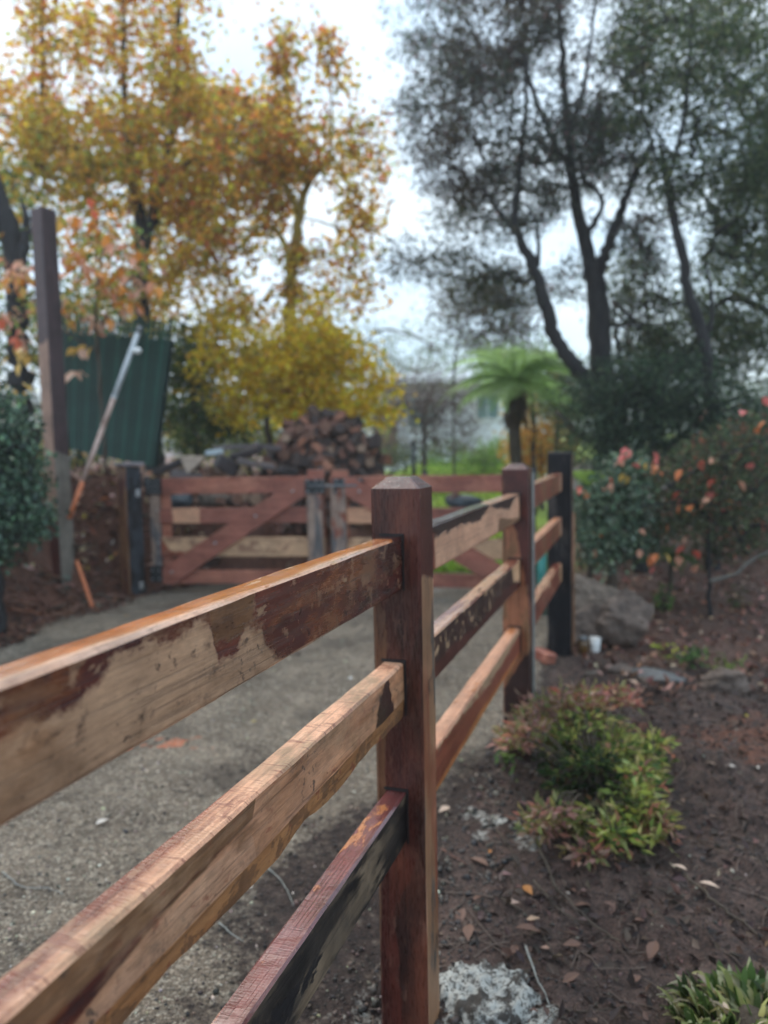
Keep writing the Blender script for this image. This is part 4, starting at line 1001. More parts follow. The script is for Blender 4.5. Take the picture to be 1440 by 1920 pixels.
# dark trunk at the left edge
tree('thick black tree trunk at the left edge behind the tall post',
     [([(45, 850, 9.6), (38, 700, 9.6), (32, 560, 9.6), (20, 440, 9.7), (-30, 300, 9.8)], [.17, .15, .13, .12, .10]), ([(30, 560, 9.6), (42, 480, 9.6), (50, 420, 9.7), (40, 370, 9.8)], [.10, .07, .05, .02])],
     [(-60, 420, 100, 160, 10.2, .8, 60), (40, 430, 80, 60, 10.4, .6, 20), (90, 620, 60, 80, 10.3, .4, 26)], 22, .16, .08, lambda Q, K: pal(len(Q), [Gr, Ol, Og, C3(.10, .16, .05)], [3, 3, 1, 3]), M['bark_dark'], aspect=.7, k=.003)
# sapling with large salmon and orange leaves, every leaf its own part
def big_leaf_mesh(name, col, L_=.075, asp=.62, mat='leaf_gloss'):
    t = np.linspace(0, 1, 5); w = np.array([.05, .8, 1, .6, .02])*L_*asp/2
    V = []; 
    for i in range(5):
        z = -.20*L_*(t[i]**2)
        V += [(-w[i], t[i]*L_, z+w[i]*.3), (0, t[i]*L_, z), (w[i], t[i]*L_, z+w[i]*.3)]
    f = []
    for i in range(4):
        a = i*3; f += [(a, a+1, a+4, a+3), (a+1, a+2, a+5, a+4)]
    me = bpy.data.meshes.new(name); me.from_pydata(V, [], f)
    ca = me.color_attributes.new('Col', 'FLOAT_COLOR', 'POINT')
    ca.data.foreach_set('color', np.tile(np.array([*col, 1.]), len(V))); me.materials.append(M[mat]); return me
big = [big_leaf_mesh('leaf', c) for c in (C3(.80, .38, .24), C3(.80, .50, .36), C3(.80, .32, .07), C3(.70, .18, .10), C3(.78, .50, .13), C3(.14, .22, .06))]
coral = [big_leaf_mesh('leaf', c, .062, .75) for c in (C3(.75, .20, .17), C3(.72, .22, .08), C3(.70, .34, .22), C3(.62, .12, .08), C3(.62, .40, .10))]
def hang_leaves(root, spots, meshes, off, scale=1.0):
    for (px, py, Yd, mi) in spots:
        p = W(px, py, Yd); o = bpy.data.objects.new('leaf', meshes[mi]); o.parent = root; o.location = Vector(p)-Vector(off)
        o.rotation_euler = (random.uniform(-1.4, -.2), random.uniform(-.6, .6), random.uniform(-3, 3)); s = scale*random.uniform(.8, 1.2); o.scale = (s, s, s); COL.objects.link(o)
spots = []
for (cx, cy, rx, ry, n_, ms_) in [(150, 430, 40, 60, 16, (2, 0, 4)), (215, 500, 60, 50, 26, (2, 0, 1, 2)), (160, 560, 45, 50, 14, (2, 1, 4)), (260, 540, 40, 40, 16, (0, 1, 2)), (220, 590, 50, 20, 8, (2, 1)), (140, 490, 30, 30, 12, (2, 2, 0)), (200, 400, 60, 40, 10, (2, 4, 3)), (28, 500, 32, 18, 12, (1, 0)), (25, 525, 30, 24, 12, (2, 4)), (20, 600, 26, 30, 8, (0, 1, 3)), (45, 635, 20, 12, 5, (3, 1)), (40, 665, 24, 20, 6, (4, 4)), (150, 652, 26, 5, 4, (1, 4)), (137, 697, 14, 4, 3, (1, 1)), (34, 730, 10, 20, 2, (4, 5))]:
    for _ in range(int(n_*1.6)):
        a = random.uniform(0, 6.28); q = math.sqrt(random.random())
        spots.append((cx+math.cos(a)*q*rx, cy+math.sin(a)*q*ry, 8.35+random.uniform(-.35, .35), random.choice(ms_)))
sap = tree('thin sapling with large salmon and orange leaves around the top of the tall post',
     [([(196, 870, 8.5), (186, 700, 8.5), (180, 560, 8.4), (200, 430, 8.4)], [.022, .018, .014, .006]), ([(182, 620, 8.45), (230, 540, 8.4), (280, 500, 8.3)], [.012, .009, .005]), ([(184, 660, 8.45), (120, 620, 8.4), (60, 560, 8.3), (10, 505, 8.2)], [.012, .010, .008, .005])],
     [(200, 500, 90, 90, 8.45, .35, 55), (150, 590, 60, 40, 8.5, .3, 16), (40, 560, 40, 80, 8.5, .3, 14)], 9, .10, .065, lambda Q, K: pal(len(Q), [Ol, Gr, C3(.5, .22, .08), C3(.58, .3, .18)], [3, 3, 1.5, 1]), M['bark_brown'], name='sapling', aspect=.7, k=.002, rmin=.0025)
hang_leaves(sap, spots, big, sap.location, 1.75)

# ---- right side: forked tree, leaning tree, slim tree
DK = [C3(.07, .085, .075), C3(.12, .135, .11), C3(.15, .12, .115), C3(.22, .10, .10), C3(.09, .12, .08)]
def darkleaf(Q, K):
    c = pal(len(Q), DK, [4, 4, 2, .8, 3]); t = sst(fbm(Q[:, 0], Q[:, 2], .9, 3, 2)*2.2+.2)[:, None]
    return np.clip(c*(1-t)+t*pal(len(Q), [C3(.09, .075, .045), C3(.07, .05, .05)], [1, 1]), .004, .9)
thin = lambda P: (fbm(P[:, 0]+P[:, 1]*.3, P[:, 2]+P[:, 1]*.2, 1.5, 3, 4)+rng.uniform(-.22, .22, len(P))) > -.10
tree('tall black-trunked forked tree rising from the shrubs right of the far black post',
     [([(1150, 860, 9.9), (1138, 760, 9.9), (1126, 660, 9.9), (1120, 560, 9.9), (1108, 490, 9.9)], [.23, .17, .145, .13, .11]),
      ([(1112, 510, 9.9), (1085, 400, 9.95), (1070, 300, 10), (1060, 180, 10.1), (1052, 60, 10.1), (1040, -100, 10.2)], [.10, .075, .06, .045, .035, .025]),
      ([(1118, 520, 9.9), (1140, 460, 9.8), (1165, 400, 9.8), (1190, 330, 9.8), (1230, 260, 9.8)], [.085, .07, .055, .035, .02]),
      ([(1072, 320, 10), (1030, 250, 10.2), (985, 120, 10.4), (975, -40, 10.5)], [.05, .035, .028, .016]),
      ([(1062, 260, 10), (1090, 180, 9.9), (1110, 60, 9.9), (1120, -80, 9.9)], [.035, .028, .02, .01]),
      ([(1100, 440, 9.9), (1130, 380, 9.9), (1090, 330, 9.9)], [.04, .03, .02])],
     [(900, 60, 160, 110, 10.6, 1.2, 170), (810, 180, 85, 130, 10.8, 1.0, 120), (960, 200, 130, 110, 10.5, 1.3, 130), (1100, 60, 150, 120, 10.2, 1.4, 170), (1060, 250, 120, 90, 10.3, 1.2, 96), (1150, 320, 80, 120, 10.2, 1.2, 90), (1200, 450, 70, 60, 10.6, .8, 40), (1060, 520, 60, 60, 11, .8, 26), (1190, 600, 60, 60, 11, .6, 40), (870, 320, 90, 80, 10.6, .9, 66), (960, 370, 90, 70, 10.5, 1., 56), (760, 60, 30, 60, 10.8, .5, 14), (1000, -100, 300, 90, 10.4, 1.4, 90)],
     50, .115, .072, darkleaf, M['bark_dark'], aspect=.36, k=.0036, thin=thin, droop=.4)
tree('black tree leaning left with curved trunk in front of the fern',
     [([(1130, 780, 9.4), (1092, 705, 9.4), (1050, 650, 9.4), (1025, 580, 9.4), (1000, 500, 9.5), (968, 430, 9.5), (972, 340, 9.6), (985, 220, 9.7), (985, 100, 9.8)], [.10, .095, .08, .078, .07, .05, .038, .03, .015]),
      ([(968, 440, 9.5), (935, 395, 9.6), (905, 350, 9.7)], [.035, .025, .014]), ([(1008, 500, 9.5), (1008, 430, 9.6), (985, 380, 9.7)], [.03, .022, .012])],
     [(800, 480, 80, 30, 9.8, .7, 38), (870, 500, 70, 40, 9.8, .7, 44), (930, 540, 80, 40, 9.8, .8, 44), (900, 420, 100, 40, 9.8, .8, 44), (1030, 400, 70, 60, 9.9, .8, 24), (760, 500, 25, 14, 9.8, .2, 8), (960, 300, 50, 80, 9.8, .6, 20)],
     46, .13, .058, lambda Q, K: pal(len(Q), [C3(.04, .055, .03), C3(.10, .085, .045), C3(.07, .08, .05), C3(.13, .10, .06)], [4, 2, 3, 1]), M['bark_dark'], aspect=.34, k=.0034, thin=thin)
DG = [C3(.04, .065, .035), C3(.085, .12, .055), C3(.15, .18, .08), C3(.23, .24, .13)]
dgreen = lambda Q, K: pal(len(Q), DG, [3, 5, 3, 1])
tree('slim black tree with crooked trunk near the right edge',
     [([(1335, 860, 8.6), (1330, 720, 8.6), (1318, 640, 8.6), (1292, 540, 8.6), (1272, 440, 8.6), (1250, 340, 8.7), (1240, 270, 8.7)], [.075, .065, .06, .055, .05, .04, .025]),
      ([(1252, 340, 8.7), (1275, 260, 8.8), (1290, 140, 8.9), (1300, -40, 9)], [.03, .025, .02, .01]), ([(1248, 330, 8.7), (1215, 250, 8.8), (1190, 120, 8.9)], [.02, .016, .01]), ([(1325, 660, 8.6), (1335, 560, 8.7), (1320, 480, 8.8)], [.03, .02, .01])],
     [(1300, 80, 160, 130, 9.2, 1.2, 105), (1400, 200, 120, 150, 9.2, 1.2, 105), (1330, 330, 130, 90, 9.3, 1.0, 70), (1420, 420, 100, 120, 9.3, 1.0, 84), (1300, -90, 220, 80, 9.3, 1.2, 50), (1210, 180, 60, 80, 9.4, .8, 30)],
     50, .12, .072, dgreen, M['bark_dark'], aspect=.36, k=.0034)
tree('dense dark green tree filling the right edge behind the slim tree',
     [([(1480, 900, 10.5), (1470, 700, 10.5), (1450, 450, 10.5), (1440, 200, 10.5)], [.14, .12, .10, .05]), ([(1462, 600, 10.5), (1380, 560, 10.4), (1300, 600, 10.3)], [.06, .04, .02]), ([(1452, 500, 10.5), (1360, 420, 10.4), (1200, 210, 10.3)], [.05, .03, .012])],
     [(1400, 560, 120, 110, 10.6, 1.0, 90), (1450, 700, 130, 110, 10.6, .9, 90), (1310, 620, 100, 90, 10.8, .8, 100), (1220, 680, 70, 50, 10.9, .6, 50), (1180, 520, 50, 70, 11.2, .6, 24), (1480, 350, 120, 200, 10.8, .9, 60), (1400, 60, 160, 160, 11, .9, 50), (1250, 60, 120, 120, 11.2, .8, 24)],
     46, .17, .075, dgreen, M['bark_dark'], aspect=.4, k=.004)
tree('bushy dark green conifer-like shrub at the foot of the forked tree',
     [([(1200, 960, 8.6), (1195, 850, 8.6), (1190, 740, 8.6)], [.07, .05, .03]), ([(1195, 880, 8.6), (1300, 800, 8.7), (1380, 760, 8.7)], [.05, .03, .015])],
     [(1180, 770, 90, 90, 8.8, .6, 110), (1270, 720, 90, 70, 8.9, .7, 90), (1300, 820, 120, 70, 8.7, .6, 100), (1180, 860, 70, 50, 8.5, .5, 50), (1400, 830, 90, 90, 8.8, .6, 90), (1110, 730, 40, 30, 8.8, .3, 14)],
     52, .13, .060, lambda Q, K: pal(len(Q), [C3(.026, .045, .03), C3(.055, .09, .055), C3(.10, .15, .085), C3(.17, .22, .13)], [3, 5, 3, 1]), M['bark_dark'], cat='shrub', name='shrub', aspect=.36, k=.003)
for (x0, x1, yb, lab, sd_) in [(1165, 1150, 640, 'thin bare dark sapling just right of the forked tree', 1), (1225, 1205, 560, 'crooked thin dark trunk between the forked tree and the slim tree', 2)]:
    tree(lab, [([(x0+5, 830, 10.8), (x0+2, 720, 10.8), (x0-8, 640, 10.8), (x1, yb-60, 10.9)], [.045, .035, .03, .012]), ([(x0, 660, 10.8), (x0+20, 600, 10.9), (x0+10, 520, 10.9)], [.02, .014, .006])],
     [(x1, yb-40, 50, 60, 11, .4, 16)], 12, .12, .06, dgreen, M['bark_dark'], aspect=.4, k=.002)
# far soft tree behind (brown olive crown) and far greens
tree('far olive and mauve tree left of the leaning trunk',
     [([(850, 800, 19), (856, 650, 19), (900, 560, 19)], [.03, .028, .02])],
     [(900, 590, 80, 60, 19, 1.2, 70), (960, 560, 60, 70, 19, 1, 50), (870, 540, 50, 40, 19, .8, 26), (950, 650, 70, 50, 19, 1, 40)], 26, .26, .11, lambda Q, K: pal(len(Q), [C3(.12, .10, .09), C3(.10, .11, .06), C3(.16, .13, .13)], [2, 2, 1]), M['bark_brown'], k=.005)
tree('pale green open tree on the far side of the house',
     [([(640, 760, 33), (640, 680, 33), (660, 640, 33)], [.12, .1, .05])],
     [(650, 650, 110, 50, 34, 2, 40), (760, 650, 70, 50, 36, 2, 22), (860, 660, 60, 40, 35, 2, 22), (800, 690, 110, 20, 40, 2, 40)], 22, .42, .16, lambda Q, K: pal(len(Q), [C3(.10, .15, .06), C3(.14, .18, .08), C3(.2, .2, .08)], [3, 3, 1]), M['bark_brown'], k=.006)
# bare weeping tree on the lawn
tree('bare brown weeping tree standing on the lawn in front of the white house',
     [([(797, 905, 19.5), (795, 830, 19.5), (793, 790, 19.5), (800, 750, 19.5)], [.09, .08, .07, .04]), ([(795, 800, 19.5), (830, 770, 19.5), (860, 740, 19.4)], [.05, .035, .02]), ([(795, 800, 19.5), (760, 760, 19.5), (740, 720, 19.4)], [.05, .035, .02])],
     [(800, 740, 85, 50, 19.5, 1.0, 210), (770, 790, 60, 50, 19.5, .9, 90), (850, 790, 50, 60, 19.5, .9, 110), (730, 780, 40, 70, 19.5, .6, 60), (880, 820, 22, 40, 19.4, .4, 30)], 14, .24, .11, lambda Q, K: pal(len(Q), [C3(.13, .095, .09), C3(.19, .14, .13), C3(.18, .08, .06)], [3, 2, .6]), M['twig_purple'], aspect=.16, k=.0042, rmin=.007, tjit=.14)

tree('broad dark shrubbery closing the garden beyond the right edge',
     [([(1560, 960, 11), (1560, 860, 11), (1570, 760, 11)], [.06, .05, .03]), ([(1750, 960, 11), (1750, 860, 11), (1760, 760, 11)], [.06, .05, .03])],
     [(1540, 850, 120, 110, 11, .7, 80), (1720, 850, 140, 120, 11, .8, 90), (1900, 840, 140, 120, 11, .8, 70), (1400, 930, 120, 60, 10.5, .5, 60), (1300, 950, 100, 50, 10, .4, 40)], 30, .17, .085, lambda Q, K: pal(len(Q), [C3(.04, .07, .035), C3(.08, .12, .05), C3(.13, .17, .08)], [3, 3, 2]), M['bark_dark'], cat='shrub', name='shrub', k=.004)
# tree fern and small ferns
def fern(label, px, py, Yd, zfoot, fronds, L_, tilt, colr, trunk_r=.11, group=None, name='tree_fern', cat='tree fern', pin=26, px0=None):
    c = W(px, py, Yd); f0 = H1(c.x, c.y) if zfoot is None else zfoot
    root = empty(name, (c.x, c.y, f0), 0, label, cat, group)
    h = c.z-f0
    if h > .25:
        m = MB(); zz = np.linspace(-.15, h, 9); m.tube([(.03*math.sin(z*3), .02*math.cos(z*2), z) for z in zz], np.linspace(trunk_r*1.2, trunk_r, 9), 10, jit=.10); m.build('trunk', M['bark_brown'], root)
    me_list = []
    if name == 'tree_fern':
        Pd = np.array([(math.cos(a)*trunk_r*1.2, math.sin(a)*trunk_r*1.2, h-random.uniform(.02, .5)) for a in np.linspace(0, 60, 260)])
        dd = np.stack([Pd[:, 0]*3, Pd[:, 1]*3, np.full(len(Pd), -1.6)], 1); leafcloud('dead_frond_skirt', Pd, .22, pal(len(Pd), [C3(.14, .09, .05), C3(.08, .05, .03)]), M['dryleaf'], root, aspect=.12, dirs=dd)
    for k in range(fronds):
        az = k*2.399+random.uniform(-.2, .2); ln = L_*random.uniform(.8, 1.1); up = tilt+random.uniform(-.9, .35)
        t = np.linspace(0, 1, pin+1); th = up-t*(up+.95)
        dr = np.concatenate([[0], np.cumsum(np.cos(th[:-1]))])*ln/pin; dz = np.concatenate([[0], np.cumsum(np.sin(th[:-1]))])*ln/pin
        P = np.stack([np.cos(az)*dr, np.sin(az)*dr, h+dz], 1); side = np.array([-math.sin(az), math.cos(az), 0.])
        m = MB(); m.tube(P, np.linspace(.010, .002, pin+1)*L_, 4, cap=False)
        V = []; F_ = []
        for i in range(2, pin+1):
            w = ln*.24*math.sin(min(1, t[i]*1.15)*math.pi*.93+.12)
            w = max(w, .02*ln); d_ = (P[i]-P[i-1]); d_ /= np.linalg.norm(d_)+1e-9
            for s_ in (-1, 1):
                tip = P[i]+side*s_*w+d_*w*.45+np.array([0, 0, -.22*w]); b = ln/pin*.42
                mid_ = (P[i]+tip)/2+np.array([0, 0, .04*w])
                n0 = len(V); V += [P[i]-d_*b, mid_-d_*b*.9, tip, mid_+d_*b*.9, P[i]+d_*b*.2]; F_ += [(n0, n0+1, n0+3, n0+4), (n0+1, n0+2, n0+3)]
        m.add(V, F_, 0, False); o = m.build('frond', M['leaf'], root)
        ca = o.data.color_attributes.new('Col', 'FLOAT_COLOR', 'POINT'); nv = len(o.data.vertices); cc = np.ones((nv, 4)); cc[:, :3] = np.array(colr)*(1+.2*rng.normal()); ca.data.foreach_set('color', np.clip(cc, .01, 1).ravel())
    return root
fern('tree fern with bright green arching fronds left of the far black post', 968, 720, 11.4, None, 34, 1.30, .95, C3(.32, .48, .18), .085)
fern('small bright green fern right behind the far black post', 1105, 925, 7.4, None, 9, .62, 1.15, C3(.20, .30, .06), .03, name='fern', cat='fern')
fern('low fern under the coral leaved shrub', 1255, 1035, 6.9, None, 9, .42, .8, C3(.09, .17, .04), .02, name='fern', cat='fern')
fern('dark fern clump left of the boulders under the shrub', 1140, 985, 6.9, None, 12, .50, .9, C3(.05, .10, .04), .02, name='fern', cat='fern')

# orange bush far, bright green bushes by the house
tree('pale green feathery tree filling the view behind the tree fern',
     [([(1000, 900, 14.5), (1000, 780, 14.5), (990, 700, 14.5)], [.06, .05, .03])],
     [(930, 690, 50, 40, 14.5, .6, 30), (1010, 680, 70, 40, 14.5, .6, 46), (1060, 730, 50, 50, 14.5, .6, 40), (990, 740, 60, 30, 14.5, .5, 20)], 30, .16, .07, lambda Q, K: pal(len(Q), [C3(.22, .36, .12), C3(.32, .44, .18), C3(.16, .24, .10)], [3, 2, 2]), M['bark_brown'], k=.003)
tree('golden orange bush glowing behind the two far fence posts', [([(1015, 900, 15), (1015, 860, 15), (1015, 830, 15)], [.05, .04, .02])],
     [(1010, 840, 62, 40, 15, .6, 90), (985, 780, 30, 40, 15.4, .4, 16), (1030, 790, 40, 30, 15.3, .4, 12)], 30, .15, .085, lambda Q, K: pal(len(Q), [C3(.62, .32, .04), C3(.55, .26, .06), C3(.62, .42, .12)], [3, 2, 2]), M['bark_brown'], cat='bush', name='bush', k=.003)
tree('lime green bush at the corner of the white house', [([(905, 890, 21), (905, 870, 21), (905, 850, 21)], [.05, .04, .02])],
     [(915, 858, 40, 18, 21, .6, 50), (935, 835, 14, 16, 21.5, .4, 8), (850, 870, 50, 8, 21, .5, 16)], 26, .2, .10, lambda Q, K: pal(len(Q), [C3(.16, .30, .04), C3(.10, .2, .04), C3(.22, .36, .06)], [3, 2, 2]), M['bark_brown'], cat='bush', name='bush', k=.003)
tree('low dark hedge along the foot of the white house', [([(760, 885, 24), (760, 870, 24), (762, 850, 24)], [.05, .04, .02])],
     [(740, 850, 40, 18, 24, .5, 30), (815, 848, 60, 20, 24, .5, 40)], 26, .22, .11, green_mid, M['bark_brown'], cat='hedge', name='hedge', k=.003)
tree('grey green bush behind the black post on the right', [([(1040, 900, 13), (1045, 800, 13), (1050, 740, 13)], [.05, .04, .02])],
     [(1050, 740, 60, 60, 13, .5, 60), (1080, 830, 30, 60, 12, .5, 30)], 30, .14, .075, lambda Q, K: pal(len(Q), [C3(.07, .11, .05), C3(.12, .16, .07), C3(.2, .2, .08)], [3, 2, 1]), M['bark_brown'], cat='bush', name='bush', k=.003)

# camellia-like shrub with coral leaves, and sprawling twiggy shrub
camel = tree('grey green shrub with coral and orange leaves beside the far black post',
     [([(1150, 1085, 6.7), (1148, 1000, 6.7), (1160, 930, 6.7)], [.035, .028, .014]), ([(1149, 1020, 6.7), (1110, 980, 6.7), (1090, 940, 6.7)], [.02, .014, .008]), ([(1150, 1010, 6.7), (1190, 960, 6.7), (1220, 900, 6.7)], [.02, .014, .008])],
     [(1150, 960, 70, 60, 6.8, .35, 90), (1130, 1020, 50, 40, 6.7, .3, 44), (1180, 890, 50, 40, 6.8, .3, 40), (1200, 1000, 45, 40, 6.8, .3, 40), (1100, 960, 30, 50, 6.7, .25, 24)], 26, .075, .055,
     lambda Q, K: pal(len(Q), [C3(.09, .14, .085), C3(.15, .22, .14), C3(.24, .31, .20), C3(.04, .07, .04)], [3, 4, 2, 2]), M['bark_brown'], cat='shrub', name='shrub', k=.0016, rmin=.002, leaf='leaf_gloss')
cs = [(1172, 838, 0), (1168, 852, 0), (1180, 846, 0), (1160, 858, 2), (1224, 850, 0), (1222, 868, 1), (1228, 878, 1), (1205, 862, 4), (1174, 888, 4), (1142, 896, 3), (1130, 915, 2), (1092, 915, 3), (1094, 920, 1), (1146, 905, 2), (1198, 992, 2), (1112, 1000, 1), (1117, 1030, 2), (1128, 918, 2), (1185, 870, 0), (1090, 912, 3)]
hang_leaves(camel, [(a, b, 6.45, m_) for a, b, m_ in cs]+[(a+6, b+5, 6.5, m_) for a, b, m_ in cs[:9]], coral, camel.location, 1.3)
twsh = tree('sprawling twiggy shrub with few coral leaves at the right edge',
     [([(1330, 1060, 6.6), (1335, 980, 6.6), (1400, 930, 6.5), (1460, 880, 6.4)], [.016, .014, .012, .008]), ([(1335, 980, 6.6), (1290, 930, 6.5), (1240, 900, 6.4)], [.022, .014, .006]), ([(1338, 970, 6.6), (1360, 890, 6.5), (1350, 820, 6.5)], [.02, .014, .006]), ([(1400, 1040, 6.6), (1350, 950, 6.5), (1230, 945, 6.4), (1180, 960, 6.4)], [.016, .012, .009, .005]), ([(1440, 820, 6.4), (1370, 850, 6.4), (1290, 890, 6.4), (1240, 920, 6.4)], [.016, .013, .009, .005])],
     [(1330, 890, 110, 60, 6.7, .5, 100), (1400, 960, 70, 60, 6.7, .5, 66), (1270, 960, 60, 50, 6.8, .4, 34), (1400, 840, 70, 60, 6.8, .5, 66), (1380, 1020, 80, 30, 7.2, .3, 40)], 22, .085, .048,
     lambda Q, K: pal(len(Q), [C3(.09, .12, .06), C3(.13, .10, .065), C3(.18, .22, .12), C3(.34, .12, .08)], [4, 3, 2, .7]), M['bark_dark'], cat='shrub', name='shrub', k=.0017, rmin=.0022)
cs = [(1276, 922, 3), (1278, 935, 0), (1276, 947, 1), (1334, 922, 0), (1292, 948, 1), (1360, 938, 1), (1328, 932, 2), (1413, 868, 0), (1312, 936, 2), (1316, 862, 3), (1278, 880, 1), (1249, 982, 1), (1342, 860, 2), (1385, 902, 2), (1200, 1030, 2), (1216, 1040, 1), (1230, 1038, 1), (1246, 1036, 4), (1272, 1042, 2), (1304, 1060, 2), (1228, 1063, 0), (1300, 1032, 3), (1288, 1004, 2), (1394, 770, 0), (1430, 745, 0), (1436, 790, 1), (1420, 800, 1), (1226, 1044, 1), (1285, 1025, 3), (1340, 900, 3)]
hang_leaves(twsh, [(a, b, 6.35, m_) for a, b, m_ in cs], coral, twsh.location, 1.45)
ht = empty('scattered_twig', W(1394, 376, 7.5), 0); COL.objects.unlink(ht); bpy.data.objects.remove(ht)

# evergreen shrub at the left edge on the bank
tree('glossy dark evergreen shrub on the bank at the left edge',
     [([(-10, 1040, 6.3), (-5, 950, 6.3), (0, 860, 6.3)], [.04, .03, .015])],
     [(20, 880, 50, 110, 6.4, .35, 110), (45, 960, 40, 50, 6.3, .3, 50), (10, 780, 30, 50, 6.5, .3, 34), (0, 1000, 50, 50, 6.25, .3, 50), (-50, 1020, 60, 60, 6.4, .4, 50), (-50, 880, 60, 150, 6.5, .4, 80)], 22, .07, .055,
     lambda Q, K: pal(len(Q), [C3(.02, .045, .03), C3(.05, .10, .06), C3(.11, .19, .12), C3(.2, .32, .2)], [3, 4, 2, 1]), M['bark_dark'], cat='shrub', name='shrub', k=.002, leaf='leaf_gloss', aspect=.6)

# ---- nandina by the fence and grass-like plant in the corner
def nandina():
    base = G(1115, 1540); root = empty('nandina_bush', base, 0, 'low nandina bush with green and pink leaves on the soil right of the fence', 'bush')
    mb_ = MB(); Q = []; Dd = []; Cc = []
    heads = []
    for (px, py, rx, ry, Yd, n_, kind) in [(1050, 1350, 70, 45, 3.45, 20, 'p'), (1110, 1390, 70, 55, 3.3, 20, 'g'), (1150, 1450, 70, 60, 3.15, 26, 'g'), (1100, 1480, 70, 60, 3.05, 22, 'd'), (1190, 1500, 40, 60, 2.95, 16, 'y'), (1150, 1560, 60, 45, 2.8, 18, 'y'), (1040, 1545, 45, 28, 2.85, 12, 'p'), (1110, 1610, 30, 20, 2.75, 8, 'p'), (1130, 1310, 60, 22, 3.55, 14, 'r'), (985, 1385, 35, 30, 3.3, 10, 'p'), (1220, 1405, 26, 26, 3.3, 7, 'y'), (1225, 1550, 18, 20, 2.9, 5, 'r'), (1060, 1440, 40, 40, 3.2, 10, 'd')]:
        for _ in range(int(n_*1.35)):
            a = random.uniform(0, 6.28); q = math.sqrt(random.random())
            heads.append((W(px+math.cos(a)*q*rx, py+math.sin(a)*q*ry, Yd+random.uniform(-.12, .12)), kind))
    pals = dict(p=([C3(.42, .21, .16), C3(.54, .34, .27), C3(.34, .28, .11), C3(.28, .32, .12)], [2.4, 2, 2, 1.6]), g=([C3(.12, .17, .04), C3(.28, .32, .08), C3(.42, .28, .16), C3(.42, .44, .14)], [3, 3, 1.2, 2.4]),
                d=([C3(.025, .05, .014), C3(.06, .10, .03), C3(.10, .06, .03), C3(.15, .2, .06)], [4, 3, 1, 1]), y=([C3(.40, .44, .11), C3(.54, .53, .22), C3(.12, .18, .05), C3(.45, .20, .13)], [3, 2, 2, 1]), r=([C3(.46, .18, .13), C3(.56, .33, .25), C3(.36, .32, .13)], [2, 2, 1.4]))
    b = np.array(base)
    for hp, kind in heads:
        p = np.array(hp); out = (p-b); h0 = b+np.array([out[0]*.12, out[1]*.12, -.02])
        pts, rr = smooth_path([h0, b+out*.5+np.array([0, 0, .10]), p], [.004, .003, .0015], 4)
        mb_.tube(pts-b, rr, 5)
        nl = random.randint(24, 34)
        for k in range(nl):
            sdir = rng.normal(size=3); sdir[2] = abs(sdir[2])*.25; sdir /= np.linalg.norm(sdir)
            q = p+sdir*random.uniform(.01, .07)-b; Q.append(q); Dd.append(sdir+np.array([0, 0, -.15])+out*.4)
        Cc.append(pal(nl, *pals[kind], var=.22))
    mb_.build('stem', M['bark_brown'], root)
    leafcloud('foliage', np.array(Q), .047, np.concatenate(Cc), M['leaf'], root, aspect=.36, dirs=np.array(Dd))
nandina()
def tuft():
    base = G(1375, 1918); base.y -= .05; base.z = H1(base.x, base.y); root = empty('grassy_plant', base, 0, 'clump of narrow cream edged green leaves in the bottom right corner', 'plant')
    V = []; F_ = []; cc = []
    for k in range(620):
        a = random.uniform(0, 6.28); r0 = math.sqrt(random.random())*.13; az = a+random.gauss(0, .8); ln = random.uniform(.04, .08); lean = random.uniform(.2, 1.6); w = random.uniform(.007, .013)
        px, py = math.cos(a)*r0*1.5+.03, math.sin(a)*r0; sd = np.array([-math.sin(az), math.cos(az), 0])*w; n0 = len(V); z0 = random.uniform(0, .07)
        for i, t in enumerate((0, .35, .7, 1)):
            rr = ln*t*math.sin(lean*(.5+.5*t)); c = np.array([px+math.cos(az)*rr, py+math.sin(az)*rr, z0+ln*t*math.cos(lean*t)]); ww = (.7, 1, .8, .05)[i]
            V += [c-sd*ww, c+sd*ww+np.array([0, 0, w*.4])]
        F_ += [(n0+2*i, n0+2*i+1, n0+2*i+3, n0+2*i+2) for i in range(3)]
        c = pal(1, [C3(.12, .19, .05), C3(.45, .44, .20), C3(.62, .58, .38), C3(.24, .30, .09), C3(.05, .08, .02)], [2, 3, 3, 2, 2])[0]; cc += [c]*8
    m = MB(); m.add(V, F_, 0, True); o = m.build('foliage', M['leaf'], root); o['kind'] = 'stuff'
    ca = o.data.color_attributes.new('Col', 'FLOAT_COLOR', 'POINT'); q = np.ones((len(V), 4)); q[:, :3] = cc; ca.data.foreach_set('color', q.ravel())
    m = MB(); m.tube([(0, 0, -.03), (.02, 0, .03), (.03, 0, .07)], [.05, .05, .03], 8); m.build('crown_base', M['bark_brown'], root)
tuft()
